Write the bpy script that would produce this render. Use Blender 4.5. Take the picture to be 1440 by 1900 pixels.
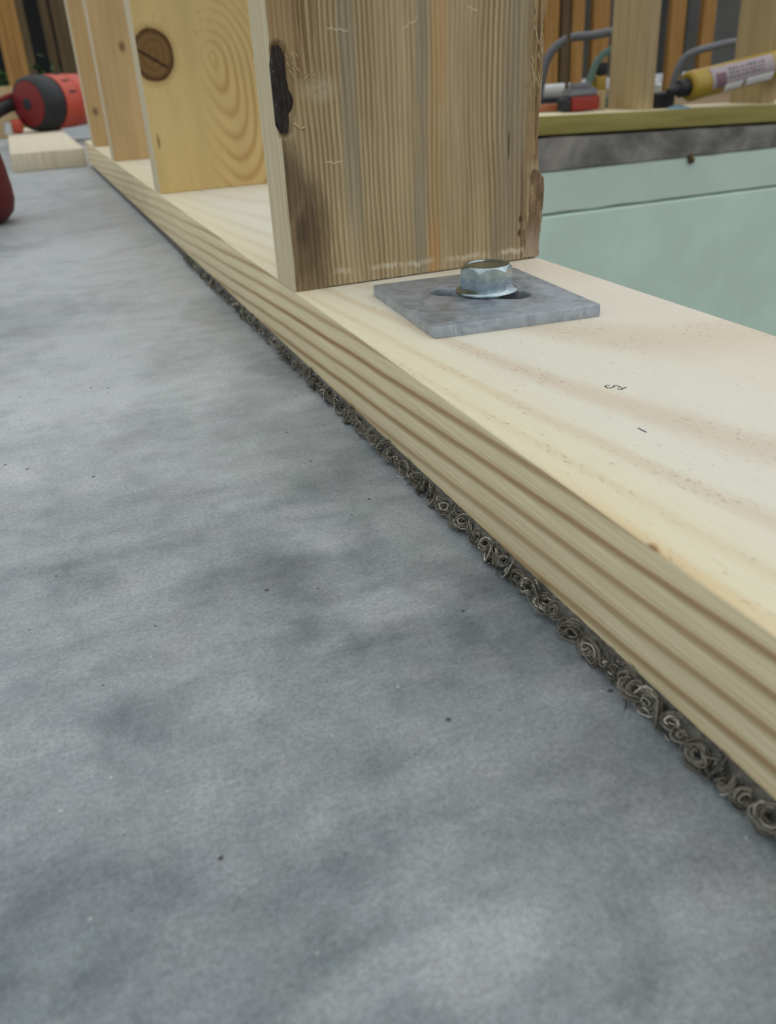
import bpy, bmesh, math, random
from mathutils import Vector, Matrix, noise as mnoise

# ------------------------------------------------------------------ scene, camera, light
for o in list(bpy.data.objects):
    bpy.data.objects.remove(o)
SC = bpy.context.scene
COL = SC.collection
random.seed(7)

ZT = 0.053            # top of the near sole plate
ZB = 0.0075           # underside of the near sole plate
X0 = 0.14196          # its face on the slab side
X1 = 0.3155           # its face on the pit side
CAM_H = 0.17906

cam_data = bpy.data.cameras.new('camera')
cam = bpy.data.objects.new('camera', cam_data)
COL.objects.link(cam)
SC.camera = cam
rx = Vector((0.92709417, -0.37117804, -0.05218488))
ry = Vector((0.21563131, 0.41426584, 0.88424372))
rz = Vector((-0.30659344, -0.83102989, 0.46410105))
cam.matrix_world = Matrix(((rx.x, ry.x, rz.x, 0), (rx.y, ry.y, rz.y, 0), (rx.z, ry.z, rz.z, CAM_H), (0, 0, 0, 1)))
cam_data.sensor_fit = 'VERTICAL'
cam_data.sensor_height = 36.0
cam_data.lens = 1600.8 / 1900.0 * 36.0
cam_data.clip_start = 0.01
cam_data.clip_end = 100
cam_data.dof.use_dof = True
cam_data.dof.focus_distance = 0.40
cam_data.dof.aperture_fstop = cam_data.lens / 2.0

W = bpy.data.worlds.new('overcast_sky')
SC.world = W
W.use_nodes = True
SKY_STRENGTH = 0.86
SUN_STRENGTH = 0.45

sun_data = bpy.data.lights.new('veiled_sun', 'SUN')
sun = bpy.data.objects.new('veiled_sun', sun_data)
COL.objects.link(sun)
sun_data.energy = SUN_STRENGTH
sun_data.angle = math.radians(70)
sun_data.color = (1.0, 0.97, 0.92)
_d = Vector((0.50, -0.10, 0.86))          # towards the sun
sun.rotation_euler = _d.to_track_quat('Z', 'Y').to_euler()

SC.view_settings.view_transform = 'Standard'
SC.view_settings.look = 'None'
SC.view_settings.gamma = 1.0
SC.view_settings.use_curve_mapping = False
SC.view_settings.exposure = 0.0

# ------------------------------------------------------------------ node helpers
def lin(*c):
    if len(c) == 1:
        c = c[0]
    return tuple(((v / 255.0) / 12.92 if v / 255.0 <= 0.04045 else ((v / 255.0 + 0.055) / 1.055) ** 2.4) for v in c)

class E:
    """a node socket with arithmetic"""
    def __init__(s, g, sock):
        s.g, s.s = g, sock
    def _m(s, op, *a):
        n = s.g.new('ShaderNodeMath')
        n.operation = op
        for i, v in enumerate((s,) + a):
            s.g.put(n.inputs[i], v)
        return E(s.g, n.outputs[0])
    def __add__(s, o): return s._m('ADD', o)
    __radd__ = __add__
    def __sub__(s, o): return s._m('SUBTRACT', o)
    def __rsub__(s, o): return (s * -1.0) + o
    def __mul__(s, o): return s._m('MULTIPLY', o)
    __rmul__ = __mul__
    def __truediv__(s, o): return s._m('DIVIDE', o)
    def pw(s, o): return s._m('POWER', o)
    def frac(s): return s._m('FRACT')
    def sqrt(s): return s._m('SQRT')
    def abs(s): return s._m('ABSOLUTE')
    def sin(s): return s._m('SINE')
    def exp(s): return s._m('EXPONENT')
    def mn(s, o): return s._m('MINIMUM', o)
    def mx(s, o): return s._m('MAXIMUM', o)
    def step(s, a, b, lo=0.0, hi=1.0):
        n = s.g.new('ShaderNodeMapRange')
        n.interpolation_type = 'SMOOTHSTEP'
        s.g.put(n.inputs[0], s)
        n.inputs[1].default_value = a; n.inputs[2].default_value = b
        n.inputs[3].default_value = lo; n.inputs[4].default_value = hi
        return E(s.g, n.outputs[0])
    def lerp(s, a, b, lo=0.0, hi=1.0):
        n = s.g.new('ShaderNodeMapRange')
        s.g.put(n.inputs[0], s)
        n.inputs[1].default_value = a; n.inputs[2].default_value = b
        n.inputs[3].default_value = lo; n.inputs[4].default_value = hi
        return E(s.g, n.outputs[0])

class G:
    def __init__(s, tree):
        s.t = tree
    def new(s, typ):
        return s.t.nodes.new(typ)
    def put(s, inp, v):
        if isinstance(v, E):
            s.t.links.new(v.s, inp)
        elif isinstance(v, (tuple, list)):
            inp.default_value = tuple(v) + ((1.0,) if len(v) == 3 and inp.type == 'RGBA' else ())
        else:
            inp.default_value = v
    def coord(s, which='Object'):
        n = s.new('ShaderNodeTexCoord')
        return E(s, n.outputs[which])
    def geo(s, which):
        return E(s, s.new('ShaderNodeNewGeometry').outputs[which])
    def xyz(s, v):
        n = s.new('ShaderNodeSeparateXYZ')
        s.put(n.inputs[0], v)
        return [E(s, n.outputs[i]) for i in range(3)]
    def vec(s, x, y, z):
        n = s.new('ShaderNodeCombineXYZ')
        for i, v in enumerate((x, y, z)):
            s.put(n.inputs[i], v)
        return E(s, n.outputs[0])
    def noise(s, v, scale=1.0, detail=2.0, rough=0.5, dist=0.0):
        n = s.new('ShaderNodeTexNoise')
        s.put(n.inputs['Vector'], v)
        n.inputs['Scale'].default_value = scale
        n.inputs['Detail'].default_value = detail
        n.inputs['Roughness'].default_value = rough
        n.inputs['Distortion'].default_value = dist
        return E(s, n.outputs[0])
    def voronoi(s, v, scale=1.0, rnd=1.0):
        n = s.new('ShaderNodeTexVoronoi')
        s.put(n.inputs['Vector'], v)
        n.inputs['Scale'].default_value = scale
        n.inputs['Randomness'].default_value = rnd
        return E(s, n.outputs['Distance']), E(s, n.outputs['Color'])
    def mix(s, f, a, b):
        n = s.new('ShaderNodeMix')
        n.data_type = 'RGBA'
        s.put(n.inputs[0], f); s.put(n.inputs[6], a); s.put(n.inputs[7], b)
        return E(s, n.outputs[2])
    def mul(s, a, b, f=1.0):
        n = s.new('ShaderNodeMix')
        n.data_type = 'RGBA'; n.blend_type = 'MULTIPLY'
        s.put(n.inputs[0], f); s.put(n.inputs[6], a); s.put(n.inputs[7], b)
        return E(s, n.outputs[2])
    def grey(s, v):
        n = s.new('ShaderNodeCombineColor')
        for i in range(3):
            s.put(n.inputs[i], v)
        return E(s, n.outputs[0])
    def bump(s, h, strength=0.3, dist=0.001):
        n = s.new('ShaderNodeBump')
        n.inputs['Strength'].default_value = strength
        n.inputs['Distance'].default_value = dist
        s.put(n.inputs['Height'], h)
        return E(s, n.outputs[0])
    def ell(s, u, w, cu, cw, au, aw, soft=0.35, wob=None):
        """1 inside an ellipse, soft edge; wob: noise added to the radius"""
        a = (u - cu) / au
        b = (w - cw) / aw
        r = (a * a + b * b).sqrt()
        if wob is not None:
            r = r + wob
        return r.step(1.0 - soft, 1.0 + soft, 1.0, 0.0)

def mat(name, fn, rough=0.7, spec=0.3, metal=0.0):
    m = bpy.data.materials.new(name)
    m.use_nodes = True
    nt = m.node_tree
    b = nt.nodes['Principled BSDF']
    b.inputs['Roughness'].default_value = rough
    b.inputs['Specular IOR Level'].default_value = spec
    b.inputs['Metallic'].default_value = metal
    g = G(nt)
    r = fn(g)
    if not isinstance(r, dict):
        r = {'Base Color': r}
    for k, v in r.items():
        g.put(b.inputs[k], v)
    return m

def plain(name, c, rough=0.6, spec=0.3, var=0.12, scale=40.0, metal=0.0):
    def fn(g):
        p = g.coord()
        n = g.noise(p, scale, 4, 0.6)
        return {'Base Color': g.mul(lin(c), g.grey(n.lerp(0.25, 0.75, 1.0 - var, 1.0 + var))),
                'Normal': g.bump(n, 0.15, 0.001)}
    return mat(name, fn, rough, spec, metal)

# sky: one overcast dome, brighter overhead, dim ground below the horizon
g = G(W.node_tree)
bg = W.node_tree.nodes['Background']
d = g.coord('Generated')
dx, dy, dz = g.xyz(d)
cl = g.noise(g.vec(dx, dy, dz * 1.6), 2.2, 5, 0.55)
up = dz.lerp(0.0, 1.0, 0.95, 1.08) * cl.lerp(0.3, 0.7, 0.85, 1.15)
lum = dz.step(-0.06, 0.02, 0.16, 1.0) * up
g.put(bg.inputs['Color'], g.mul(g.grey(lum), (0.955, 1.0, 1.035)))
bg.inputs['Strength'].default_value = SKY_STRENGTH

# ------------------------------------------------------------------ object helpers
def link(name, mesh, m=None, parent=None):
    o = bpy.data.objects.new(name, mesh)
    COL.objects.link(o)
    if m is not None:
        mesh.materials.append(m)
    if parent is not None:
        o.parent = parent
    return o

def from_bm(name, bm, m, parent=None, smooth=False, sharp=None):
    me = bpy.data.meshes.new(name)
    bmesh.ops.recalc_face_normals(bm, faces=bm.faces)
    bm.to_mesh(me)
    bm.free()
    if smooth:
        for p in me.polygons:
            p.use_smooth = True
        if sharp:
            me.set_sharp_from_angle(angle=math.radians(sharp))
    return link(name, me, m, parent)

def from_py(name, verts, faces, m, parent=None, smooth=False, sharp=None):
    me = bpy.data.meshes.new(name)
    me.from_pydata(verts, [], faces)
    me.validate()
    bm = bmesh.new(); bm.from_mesh(me)
    bmesh.ops.recalc_face_normals(bm, faces=bm.faces)
    bm.to_mesh(me); bm.free()
    if smooth:
        for p in me.polygons:
            p.use_smooth = True
        if sharp:
            me.set_sharp_from_angle(angle=math.radians(sharp))
    return link(name, me, m, parent)

def tag(o, label=None, cat=None, group=None, kind=None):
    if label: o['label'] = label
    if cat: o['category'] = cat
    if group: o['group'] = group
    if kind: o['kind'] = kind
    return o

def empty(name, loc, label, cat, group=None, rot=(0, 0, 0)):
    o = bpy.data.objects.new(name, None)
    COL.objects.link(o)
    o.location = loc
    o.rotation_euler = rot
    o.empty_display_size = 0.02
    return tag(o, label, cat, group)

def box_bm(lo, hi, bev=0.0, seg=2):
    bm = bmesh.new()
    bmesh.ops.create_cube(bm, size=1.0)
    for v in bm.verts:
        for i in range(3):
            v.co[i] = lo[i] if v.co[i] < 0 else hi[i]
    if bev:
        bmesh.ops.bevel(bm, geom=bm.edges[:], offset=bev, segments=seg, affect='EDGES', profile=0.5)
    return bm

def add_box(bm, lo, hi):
    vs = [bm.verts.new((x, y, z)) for x in (lo[0], hi[0]) for y in (lo[1], hi[1]) for z in (lo[2], hi[2])]
    for f in ((0, 1, 3, 2), (4, 6, 7, 5), (0, 4, 5, 1), (2, 3, 7, 6), (0, 2, 6, 4), (1, 5, 7, 3)):
        bm.faces.new([vs[i] for i in f])

def frame_of(d):
    d = d.normalized()
    a = Vector((0, 0, 1)) if abs(d.z) < 0.9 else Vector((1, 0, 0))
    u = d.cross(a).normalized()
    return u, d.cross(u).normalized()

def tube_data(pts, rad, n=8, cap=True, verts=None, faces=None):
    verts = [] if verts is None else verts
    faces = [] if faces is None else faces
    pts = [Vector(p) for p in pts]
    rads = rad if isinstance(rad, (list, tuple)) else [rad] * len(pts)
    base = len(verts)
    u = v = None
    for i, p in enumerate(pts):
        t = (pts[min(i + 1, len(pts) - 1)] - pts[max(i - 1, 0)])
        if t.length < 1e-9:
            t = Vector((0, 0, 1))
        t.normalize()
        if u is None:
            u, v = frame_of(t)
        else:
            u = (u - t * u.dot(t))
            u = u.normalized() if u.length > 1e-6 else frame_of(t)[0]
            v = t.cross(u)
        for k in range(n):
            a = 2 * math.pi * k / n
            verts.append(tuple(p + (u * math.cos(a) + v * math.sin(a)) * rads[i]))
    for i in range(len(pts) - 1):
        for k in range(n):
            a = base + i * n + k
            b = base + i * n + (k + 1) % n
            faces.append((a, b, b + n, a + n))
    if cap:
        faces.append(tuple(base + k for k in range(n))[::-1])
        faces.append(tuple(base + (len(pts) - 1) * n + k for k in range(n)))
    return verts, faces

def tube(name, pts, rad, m, parent=None, n=12):
    v, f = tube_data(pts, rad, n)
    return from_py(name, v, f, m, parent, True, 50)

def smooth_path(pts, k=6):
    pts = [Vector(p) for p in pts]
    out = []
    for i in range(len(pts) - 1):
        p0, p1, p2, p3 = pts[max(i - 1, 0)], pts[i], pts[i + 1], pts[min(i + 2, len(pts) - 1)]
        for j in range(k):
            t = j / k
            out.append(0.5 * ((2 * p1) + (p2 - p0) * t + (2 * p0 - 5 * p1 + 4 * p2 - p3) * t * t + (3 * p1 - p0 - 3 * p2 + p3) * t ** 3))
    out.append(pts[-1])
    return out

def lathe(name, prof, m, parent=None, n=40, mtx=None, sharp=35):
    """prof: (radius, height) list along local z"""
    bm = bmesh.new()
    rows = []
    for r, z in prof:
        if r < 1e-6:
            rows.append([bm.verts.new((0, 0, z))])
        else:
            rows.append([bm.verts.new((r * math.cos(2 * math.pi * k / n), r * math.sin(2 * math.pi * k / n), z)) for k in range(n)])
    for a, b in zip(rows, rows[1:]):
        for k in range(n):
            q = [a[k % len(a)], a[(k + 1) % len(a)], b[(k + 1) % len(b)], b[k % len(b)]]
            q = list(dict.fromkeys(q))
            if len(q) > 2:
                bm.faces.new(q)
    for row, flip in ((rows[0], True), (rows[-1], False)):
        if len(row) > 1:
            bm.faces.new(row[::-1] if flip else row)
    if mtx is not None:
        bmesh.ops.transform(bm, matrix=mtx, verts=bm.verts)
    return from_bm(name, bm, m, parent, True, sharp)

def axis_mtx(origin, axis):
    return Matrix.Translation(origin) @ Vector(axis).to_track_quat('Z', 'Y').to_matrix().to_4x4()

# ------------------------------------------------------------------ materials
def m_concrete(g):
    p = g.coord()
    x, y, z = g.xyz(p)
    big = g.noise(p, 7.0, 5, 0.6, 0.4)
    mid = g.noise(p, 26.0, 5, 0.65, 0.6)
    fine = g.noise(p, 560.0, 4, 0.75)
    sand = g.noise(p, 1700.0, 3, 0.65)
    trow = g.noise(g.vec(x * 14.0, y * 70.0, z * 10.0), 1.0, 4, 0.6)
    w = (mid - 0.5) * 1.6
    t = big.lerp(0.3, 0.7, 0.0, 1.0) * 0.45 + mid.lerp(0.3, 0.7, 0.0, 1.0) * 0.35 + trow.lerp(0.3, 0.7, 0.0, 1.0) * 0.20
    # pale laitance and darker patches; near-left dark ones also paint in lens vignetting
    w2 = (g.noise(p, 55.0, 5, 0.65) - 0.5) * 1.8
    pale = None
    for (cx, cy, ax_, ay_, k) in ((0.094, 0.2535, 0.022, 0.0095, 0.95), (0.058, 0.1135, 0.017, 0.0095, 0.95), (0.034, 0.117, 0.014, 0.006, 0.55),
                                  (0.004, 0.575, 0.050, 0.070, 0.75), (-0.042, 0.443, 0.016, 0.018, 0.9), (0.064, 0.545, 0.030, 0.050, 0.6),
                                  (0.045, 0.70, 0.060, 0.080, 0.6), (0.082, 0.312, 0.016, 0.014, 0.55), (0.02, 1.0, 0.10, 0.15, 0.5), (0.105, 0.098, 0.016, 0.008, 0.35)):
        e = g.ell(x, y, cx, cy, ax_, ay_, 0.55, w2) * k
        pale = e if pale is None else pale.mx(e)
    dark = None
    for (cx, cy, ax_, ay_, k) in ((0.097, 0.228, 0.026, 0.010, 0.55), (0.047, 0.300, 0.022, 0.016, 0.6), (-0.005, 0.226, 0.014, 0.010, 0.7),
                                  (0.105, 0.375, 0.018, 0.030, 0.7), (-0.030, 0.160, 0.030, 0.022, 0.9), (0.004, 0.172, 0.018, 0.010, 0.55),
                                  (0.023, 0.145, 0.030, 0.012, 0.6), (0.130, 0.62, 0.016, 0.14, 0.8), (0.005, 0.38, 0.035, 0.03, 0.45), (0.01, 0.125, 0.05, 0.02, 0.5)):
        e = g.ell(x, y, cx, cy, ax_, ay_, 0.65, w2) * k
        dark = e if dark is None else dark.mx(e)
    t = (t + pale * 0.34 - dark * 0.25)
    sp = g.noise(p, 75.0, 5, 0.7, 0.3)
    t = t + (sp - 0.5) * 0.55
    far = (y + (big - 0.5) * 0.3).step(0.16, 0.60)  # lighter with distance: laitance, plus grazing sky sheen painted into the colour
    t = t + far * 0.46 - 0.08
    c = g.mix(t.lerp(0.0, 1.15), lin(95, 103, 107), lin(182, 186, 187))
    hue = g.noise(p, 30.0, 3, 0.6)
    c = g.mul(c, g.mix(hue.step(0.35, 0.65), (0.965, 1.005, 0.995), (1.01, 0.99, 1.01)))
    c = g.mul(c, g.grey(fine.lerp(0.25, 0.75, 0.68, 1.32)))
    c = g.mul(c, g.grey(sand.lerp(0.25, 0.75, 0.68, 1.32)))
    dv, cv = g.voronoi(p, 95.0)
    pr, pg_, pb = g.xyz(cv)
    size = pr.step(0.50, 1.0, 0.0, 0.065)
    pit = (dv - size).step(0.0, 0.045, 1.0, 0.0) * pr.step(0.50, 0.54)
    c = g.mix(pit * 0.85, c, lin(45, 47, 48))
    dg, cg = g.voronoi(p, 210.0)
    gr, _a, _b = g.xyz(cg)
    grain = (dg - gr.step(0.94, 1.0, 0.02, 0.11)).step(0.0, 0.05, 1.0, 0.0) * gr.step(0.94, 0.95)
    c = g.mix(grain * 0.45, c, lin(200, 202, 200))
    h = fine * 0.6 + sand * 0.4 + mid * 0.8 - pit * 1.6 + grain * 0.3
    return {'Base Color': c, 'Normal': g.bump(h, 0.38, 0.0006),
            'Roughness': mid.lerp(0.3, 0.7, 0.40, 0.52)}
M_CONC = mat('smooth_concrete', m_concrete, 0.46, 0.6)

def m_rim(g):
    p = g.coord()
    n = g.noise(p, 9.0, 6, 0.65, 0.25)
    f = g.noise(p, 120.0, 4, 0.7)
    c = g.mix(n.step(0.3, 0.7), lin(100, 99, 95), lin(156, 152, 144))
    c = g.mul(c, g.grey(f.lerp(0.3, 0.7, 0.88, 1.1)))
    return {'Base Color': c, 'Normal': g.bump(n * 1.0 + f * 0.3, 0.6, 0.006)}
M_RIM = mat('rough_cast_concrete', m_rim, 0.85, 0.2)

def m_plate(g):
    """treated sole plate: growth rings cross the face grain and the edge grain alike (pith under the board)"""
    p = g.coord()
    x, y, z = g.xyz(p)                                  # x 0..W across, y along, z 0 at the top arris
    warp = g.noise(g.vec(x * 6.0, y * 5.0, z * 6.0), 1.0, 3, 0.5) - 0.5
    wig = g.noise(g.vec(x * 60.0, y * 9.0, z * 90.0), 1.0, 3, 0.5) - 0.5
    R = z + y * 0.055 + (1.0 - (x * (-1.0 / 0.042)).exp()) * 0.036 + warp * 0.0040 + wig * 0.0012
    t = ((R - 0.0007) / 0.0103)
    amp = g.noise(g.vec(t * 0.9, y * 1.5, 3.0), 1.0, 1, 0.5).lerp(0.3, 0.7, 0.55, 1.0) * y.step(0.45, 1.1, 1.0, 0.45)
    f = (t + 0.5).frac()                                # 0.5 at a latewood line
    late = f.step(0.20, 0.48) * f.step(0.52, 0.74, 1.0, 0.0)
    thin = ((t * 1.0 + 0.27).frac() - 0.5).abs().step(0.0, 0.05, 1.0, 0.0)
    fib = g.noise(g.vec(x * 2600.0, y * 55.0, z * 2600.0), 1.0, 3, 0.6)
    fib2 = g.noise(g.vec(x * 900.0, y * 14.0, z * 900.0), 1.0, 3, 0.6)
    pore = g.noise(p, 1800.0, 2, 0.6)
    nx, ny, nz = g.xyz(g.coord('Normal'))
    edge = nz.step(0.25, 0.75, 1.0, 0.0)                # 1 on edge grain, 0 on the planed face
    # face grain
    top = g.mix(late * amp * 0.42, lin(222, 217, 199), lin(196, 164, 130))
    blot = g.noise(g.vec(x * 30.0, y * 7.0, 0.0), 1.0, 4, 0.6)
    top = g.mix(blot.step(0.42, 0.72) * 0.35, top, lin(214, 206, 188))
    yel = x.step(0.004, 0.050, 1.0, 0.0)
    top = g.mix(yel * 0.42, top, lin(226, 213, 162))
    pal = x.step(0.09, 0.15)
    top = g.mix(pal * 0.35, top, lin(224, 210, 192))
    tear = g.noise(g.vec(x * 700.0, y * 240.0, 2.0), 1.0, 3, 0.7).step(0.56, 0.68) * late.step(0.1, 0.6) * g.noise(p, 28.0, 2, 0.5).step(0.42, 0.55)
    top = g.mix(tear * 0.45, top, lin(140, 122, 84))
    flk = g.noise(g.vec(x * 420.0, y * 200.0, 7.0), 1.0, 2, 0.6).step(0.66, 0.72)
    top = g.mix(flk * 0.32, top, lin(150, 128, 96))
    resin = g.ell(x, y, 0.000, 0.160, 0.004, 0.055, 0.9, wig * 2.0)
    top = g.mix(resin * 0.38, top, lin(214, 168, 96))
    resin2 = g.ell(x, y, 0.0002, 0.171, 0.0013, 0.0026, 0.7, wig * 1.5)
    top = g.mix(resin2 * 0.8, top, lin(120, 72, 34))
    # edge grain
    eb = g.mix(fib2.step(0.3, 0.7), lin(206, 192, 154), lin(224, 211, 174))
    sd = g.mix(late * amp * 0.95, eb, lin(146, 110, 70))
    sd = g.mix(thin * 0.30, sd, lin(158, 128, 92))
    sd = g.mix(z.step(-0.045, -0.040, 0.25, 0.0), sd, lin(214, 188, 130))
    c = g.mix(edge, top, sd)
    c = g.mul(c, g.grey(fib.lerp(0.25, 0.75, 0.93, 1.06)))
    c = g.mul(c, g.grey(pore.lerp(0.25, 0.75, 0.94, 1.06)))
    h = late * 0.9 * edge + fib * 0.30 + fib2 * 0.25 + pore * 0.25 + tear * -0.8
    return {'Base Color': c, 'Normal': g.bump(h, 0.45, 0.0006)}
M_PLATE = mat('treated_sole_plate_wood', m_plate, 0.72, 0.22)

def m_stud_weathered(g):
    """u across the wide face, w up the stud; weathered face with streaks, torn grain and stains"""
    p = g.coord()
    u, v, w = g.xyz(p)
    warp = g.noise(g.vec(u * 16.0, v * 10.0, w * 5.0), 1.0, 3, 0.5) - 0.5
    swirl = g.ell(u, w, 0.132, 0.098, 0.012, 0.05, 0.9) * 0.0022
    q = u + warp * 0.008 + swirl + (g.noise(g.vec(u * 55.0, 0.0, w * 9.0), 1.0, 3, 0.5) - 0.5) * 0.0035
    # the spacing of the rings changes across the face
    t = q / 0.0033
    f = t.frac()
    line = f.step(0.0, 0.62) * f.step(0.66, 0.98, 1.0, 0.0)
    amp = g.noise(g.vec(q * 60.0, 0.0, w * 3.0), 1.0, 2, 0.5).step(0.22, 0.62)
    fib = g.noise(g.vec(u * 1500.0, v * 1500.0, w * 26.0), 1.0, 4, 0.65)
    fib2 = g.noise(g.vec(u * 420.0, v * 420.0, w * 9.0), 1.0, 3, 0.6)
    blot = g.noise(g.vec(u * 45.0, v * 20.0, w * 9.0), 1.0, 4, 0.6)
    c = g.mix(blot.step(0.3, 0.7), lin(168, 148, 114), lin(186, 166, 130))
    c = g.mix(line * amp * 0.74, c, lin(118, 96, 64))
    # grey weathered streaks
    st = g.noise(g.vec(u * 260.0, 0.0, w * 5.0), 1.0, 3, 0.6)
    def streak(c0, half, slope, lo, hi, k):
        a = ((u - c0 - w * slope).abs() + (st - 0.5) * 0.010).step(half * 0.5, half * 1.35, 1.0, 0.0)
        return a * w.step(lo - 0.03, lo + 0.03) * w.step(hi - 0.02, hi + 0.02, 1.0, 0.0) * k
    grey = streak(0.0435, 0.0060, 0.012, 0.03, 0.5, 0.62)
    grey = grey.mx(streak(0.0855, 0.0040, 0.045, -0.1, 0.5, 0.62))
    grey = grey.mx(streak(0.145, 0.0100, 0.08, -0.1, 0.5, 0.5))
    c = g.mix(grey, c, g.mix(fib2.step(0.3, 0.7), lin(122, 115, 97), lin(150, 142, 120)))
    # resin-orange streak
    org = streak(0.0955, 0.0040, 0.055, -0.1, 0.034, 0.6).mx(streak(0.0955, 0.0048, 0.055, 0.098, 0.5, 0.45)).mx(streak(0.098, 0.0055, 0.0, 0.03, 0.10, 0.22))
    c = g.mix(org, c, lin(186, 140, 84))
    # brown heart side on the left, brown stain low down
    wob = (g.noise(g.vec(u * 120.0, 0.0, w * 26.0), 1.0, 4, 0.65) - 0.5) * 1.4
    lf = u.step(0.010, 0.030, 1.0, 0.0) * w.step(0.085, 0.12)
    c = g.mix(lf * 0.55, c, lin(150, 118, 78))
    tornb = g.ell(u, w, 0.020, 0.165, 0.008, 0.045, 0.5, wob)
    c = g.mix(tornb * (fib2.step(0.35, 0.65)) * 0.8, c, lin(96, 70, 44))
    cone = g.ell(u, w, 0.026, 0.113, 0.010, 0.007, 0.6, wob * 0.6)
    c = g.mix(cone * 0.45, c, lin(186, 172, 142))
    stain = g.ell(u, w, 0.004, 0.062, 0.008, 0.028, 0.6, wob)
    stain = stain.mx(g.ell(u, w, 0.012, 0.028, 0.014, 0.036, 0.55, wob) * 0.9)
    c = g.mix(stain * 0.92, c, g.mix(fib2.step(0.3, 0.7), lin(74, 60, 44), lin(112, 92, 66)))
    c = g.mix(g.ell(u, w, 0.0085, 0.036, 0.004, 0.009, 0.7, wob) * 0.5, c, lin(58, 50, 42))
    # dark rounded edge at the right
    rt = u.step(0.160, 0.170) * w.step(0.058, 0.066)
    c = g.mix(rt * 0.55, c, lin(150, 118, 76))
    c = g.mix(rt * fib2.step(0.5, 0.66) * 0.7, c, lin(70, 52, 32))
    for (du, dw) in ((0.1596, 0.0270), (0.1590, 0.0182)):
        c = g.mix(g.ell(u, w, du, dw, 0.0013, 0.0022, 0.6, wob * 0.5) * 0.85, c, lin(48, 36, 26))
    dl = g.ell(u, w, 0.161, 0.026, 0.0016, 0.036, 0.6, wob * 0.5)
    c = g.mix(dl * 0.55, c, lin(84, 62, 42))
    crk = g.ell(u, w, 0.1504, 0.0735, 0.0005, 0.0085, 0.3)
    c = g.mix(crk * 0.85, c, lin(60, 52, 42))
    # fibres torn pale where the saw came out, and three pale scratches
    sz = g.noise(g.vec(u * 90.0, 0.0, 4.0), 1.0, 4, 0.65)
    torn = ((w - 0.0035 - sz * 0.012 - u * -0.02).abs()).step(0.0006, 0.0026, 1.0, 0.0) * u.step(0.02, 0.04) * g.noise(g.vec(u * 55.0, 3.0, 0.0), 1.0, 2, 0.5).step(0.38, 0.58)
    c = g.mix(torn * fib2.step(0.3, 0.6) * 0.7, c, lin(216, 206, 186))
    low = w.step(0.0, 0.012, 1.0, 0.0) * u.step(0.02, 0.05)
    c = g.mix(low * fib2.step(0.45, 0.6) * 0.35, c, lin(206, 194, 172))
    for (su, sw, la, ri) in ((0.0400, 0.1425, 0.007, -0.15), (0.0845, 0.1435, 0.006, 0.55), (0.0320, 0.0735, 0.006, 0.02), (0.125, 0.150, 0.004, -0.3)):
        s_ = ((w - sw - (u - su) * ri + (st - 0.5) * 0.005).abs()).step(0.0001, 0.0007, 1.0, 0.0) * ((u - su).abs()).step(la * 0.7, la, 1.0, 0.0)
        c = g.mix(s_ * 0.6, c, lin(206, 192, 162))
    # clean sawn narrow face
    nx, ny, nz = g.xyz(g.coord('Normal'))
    side = nx.step(-0.8, -0.55, 1.0, 0.0) * u.step(0.0008, 0.0016, 1.0, 0.0)
    c = g.mix(side, c, g.mix(fib2.step(0.3, 0.7), lin(190, 176, 144), lin(210, 197, 164)))
    c = g.mul(c, g.grey(fib.lerp(0.25, 0.75, 0.84, 1.14)))
    h = line * amp * -0.5 + fib * 0.7 + fib2 * 0.6 + torn * 0.4 - crk * 2.0
    return {'Base Color': c, 'Normal': g.bump(h, 0.55, 0.0010)}
M_STUD_W = mat('weathered_stud_wood', m_stud_weathered, 0.8, 0.18)

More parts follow.
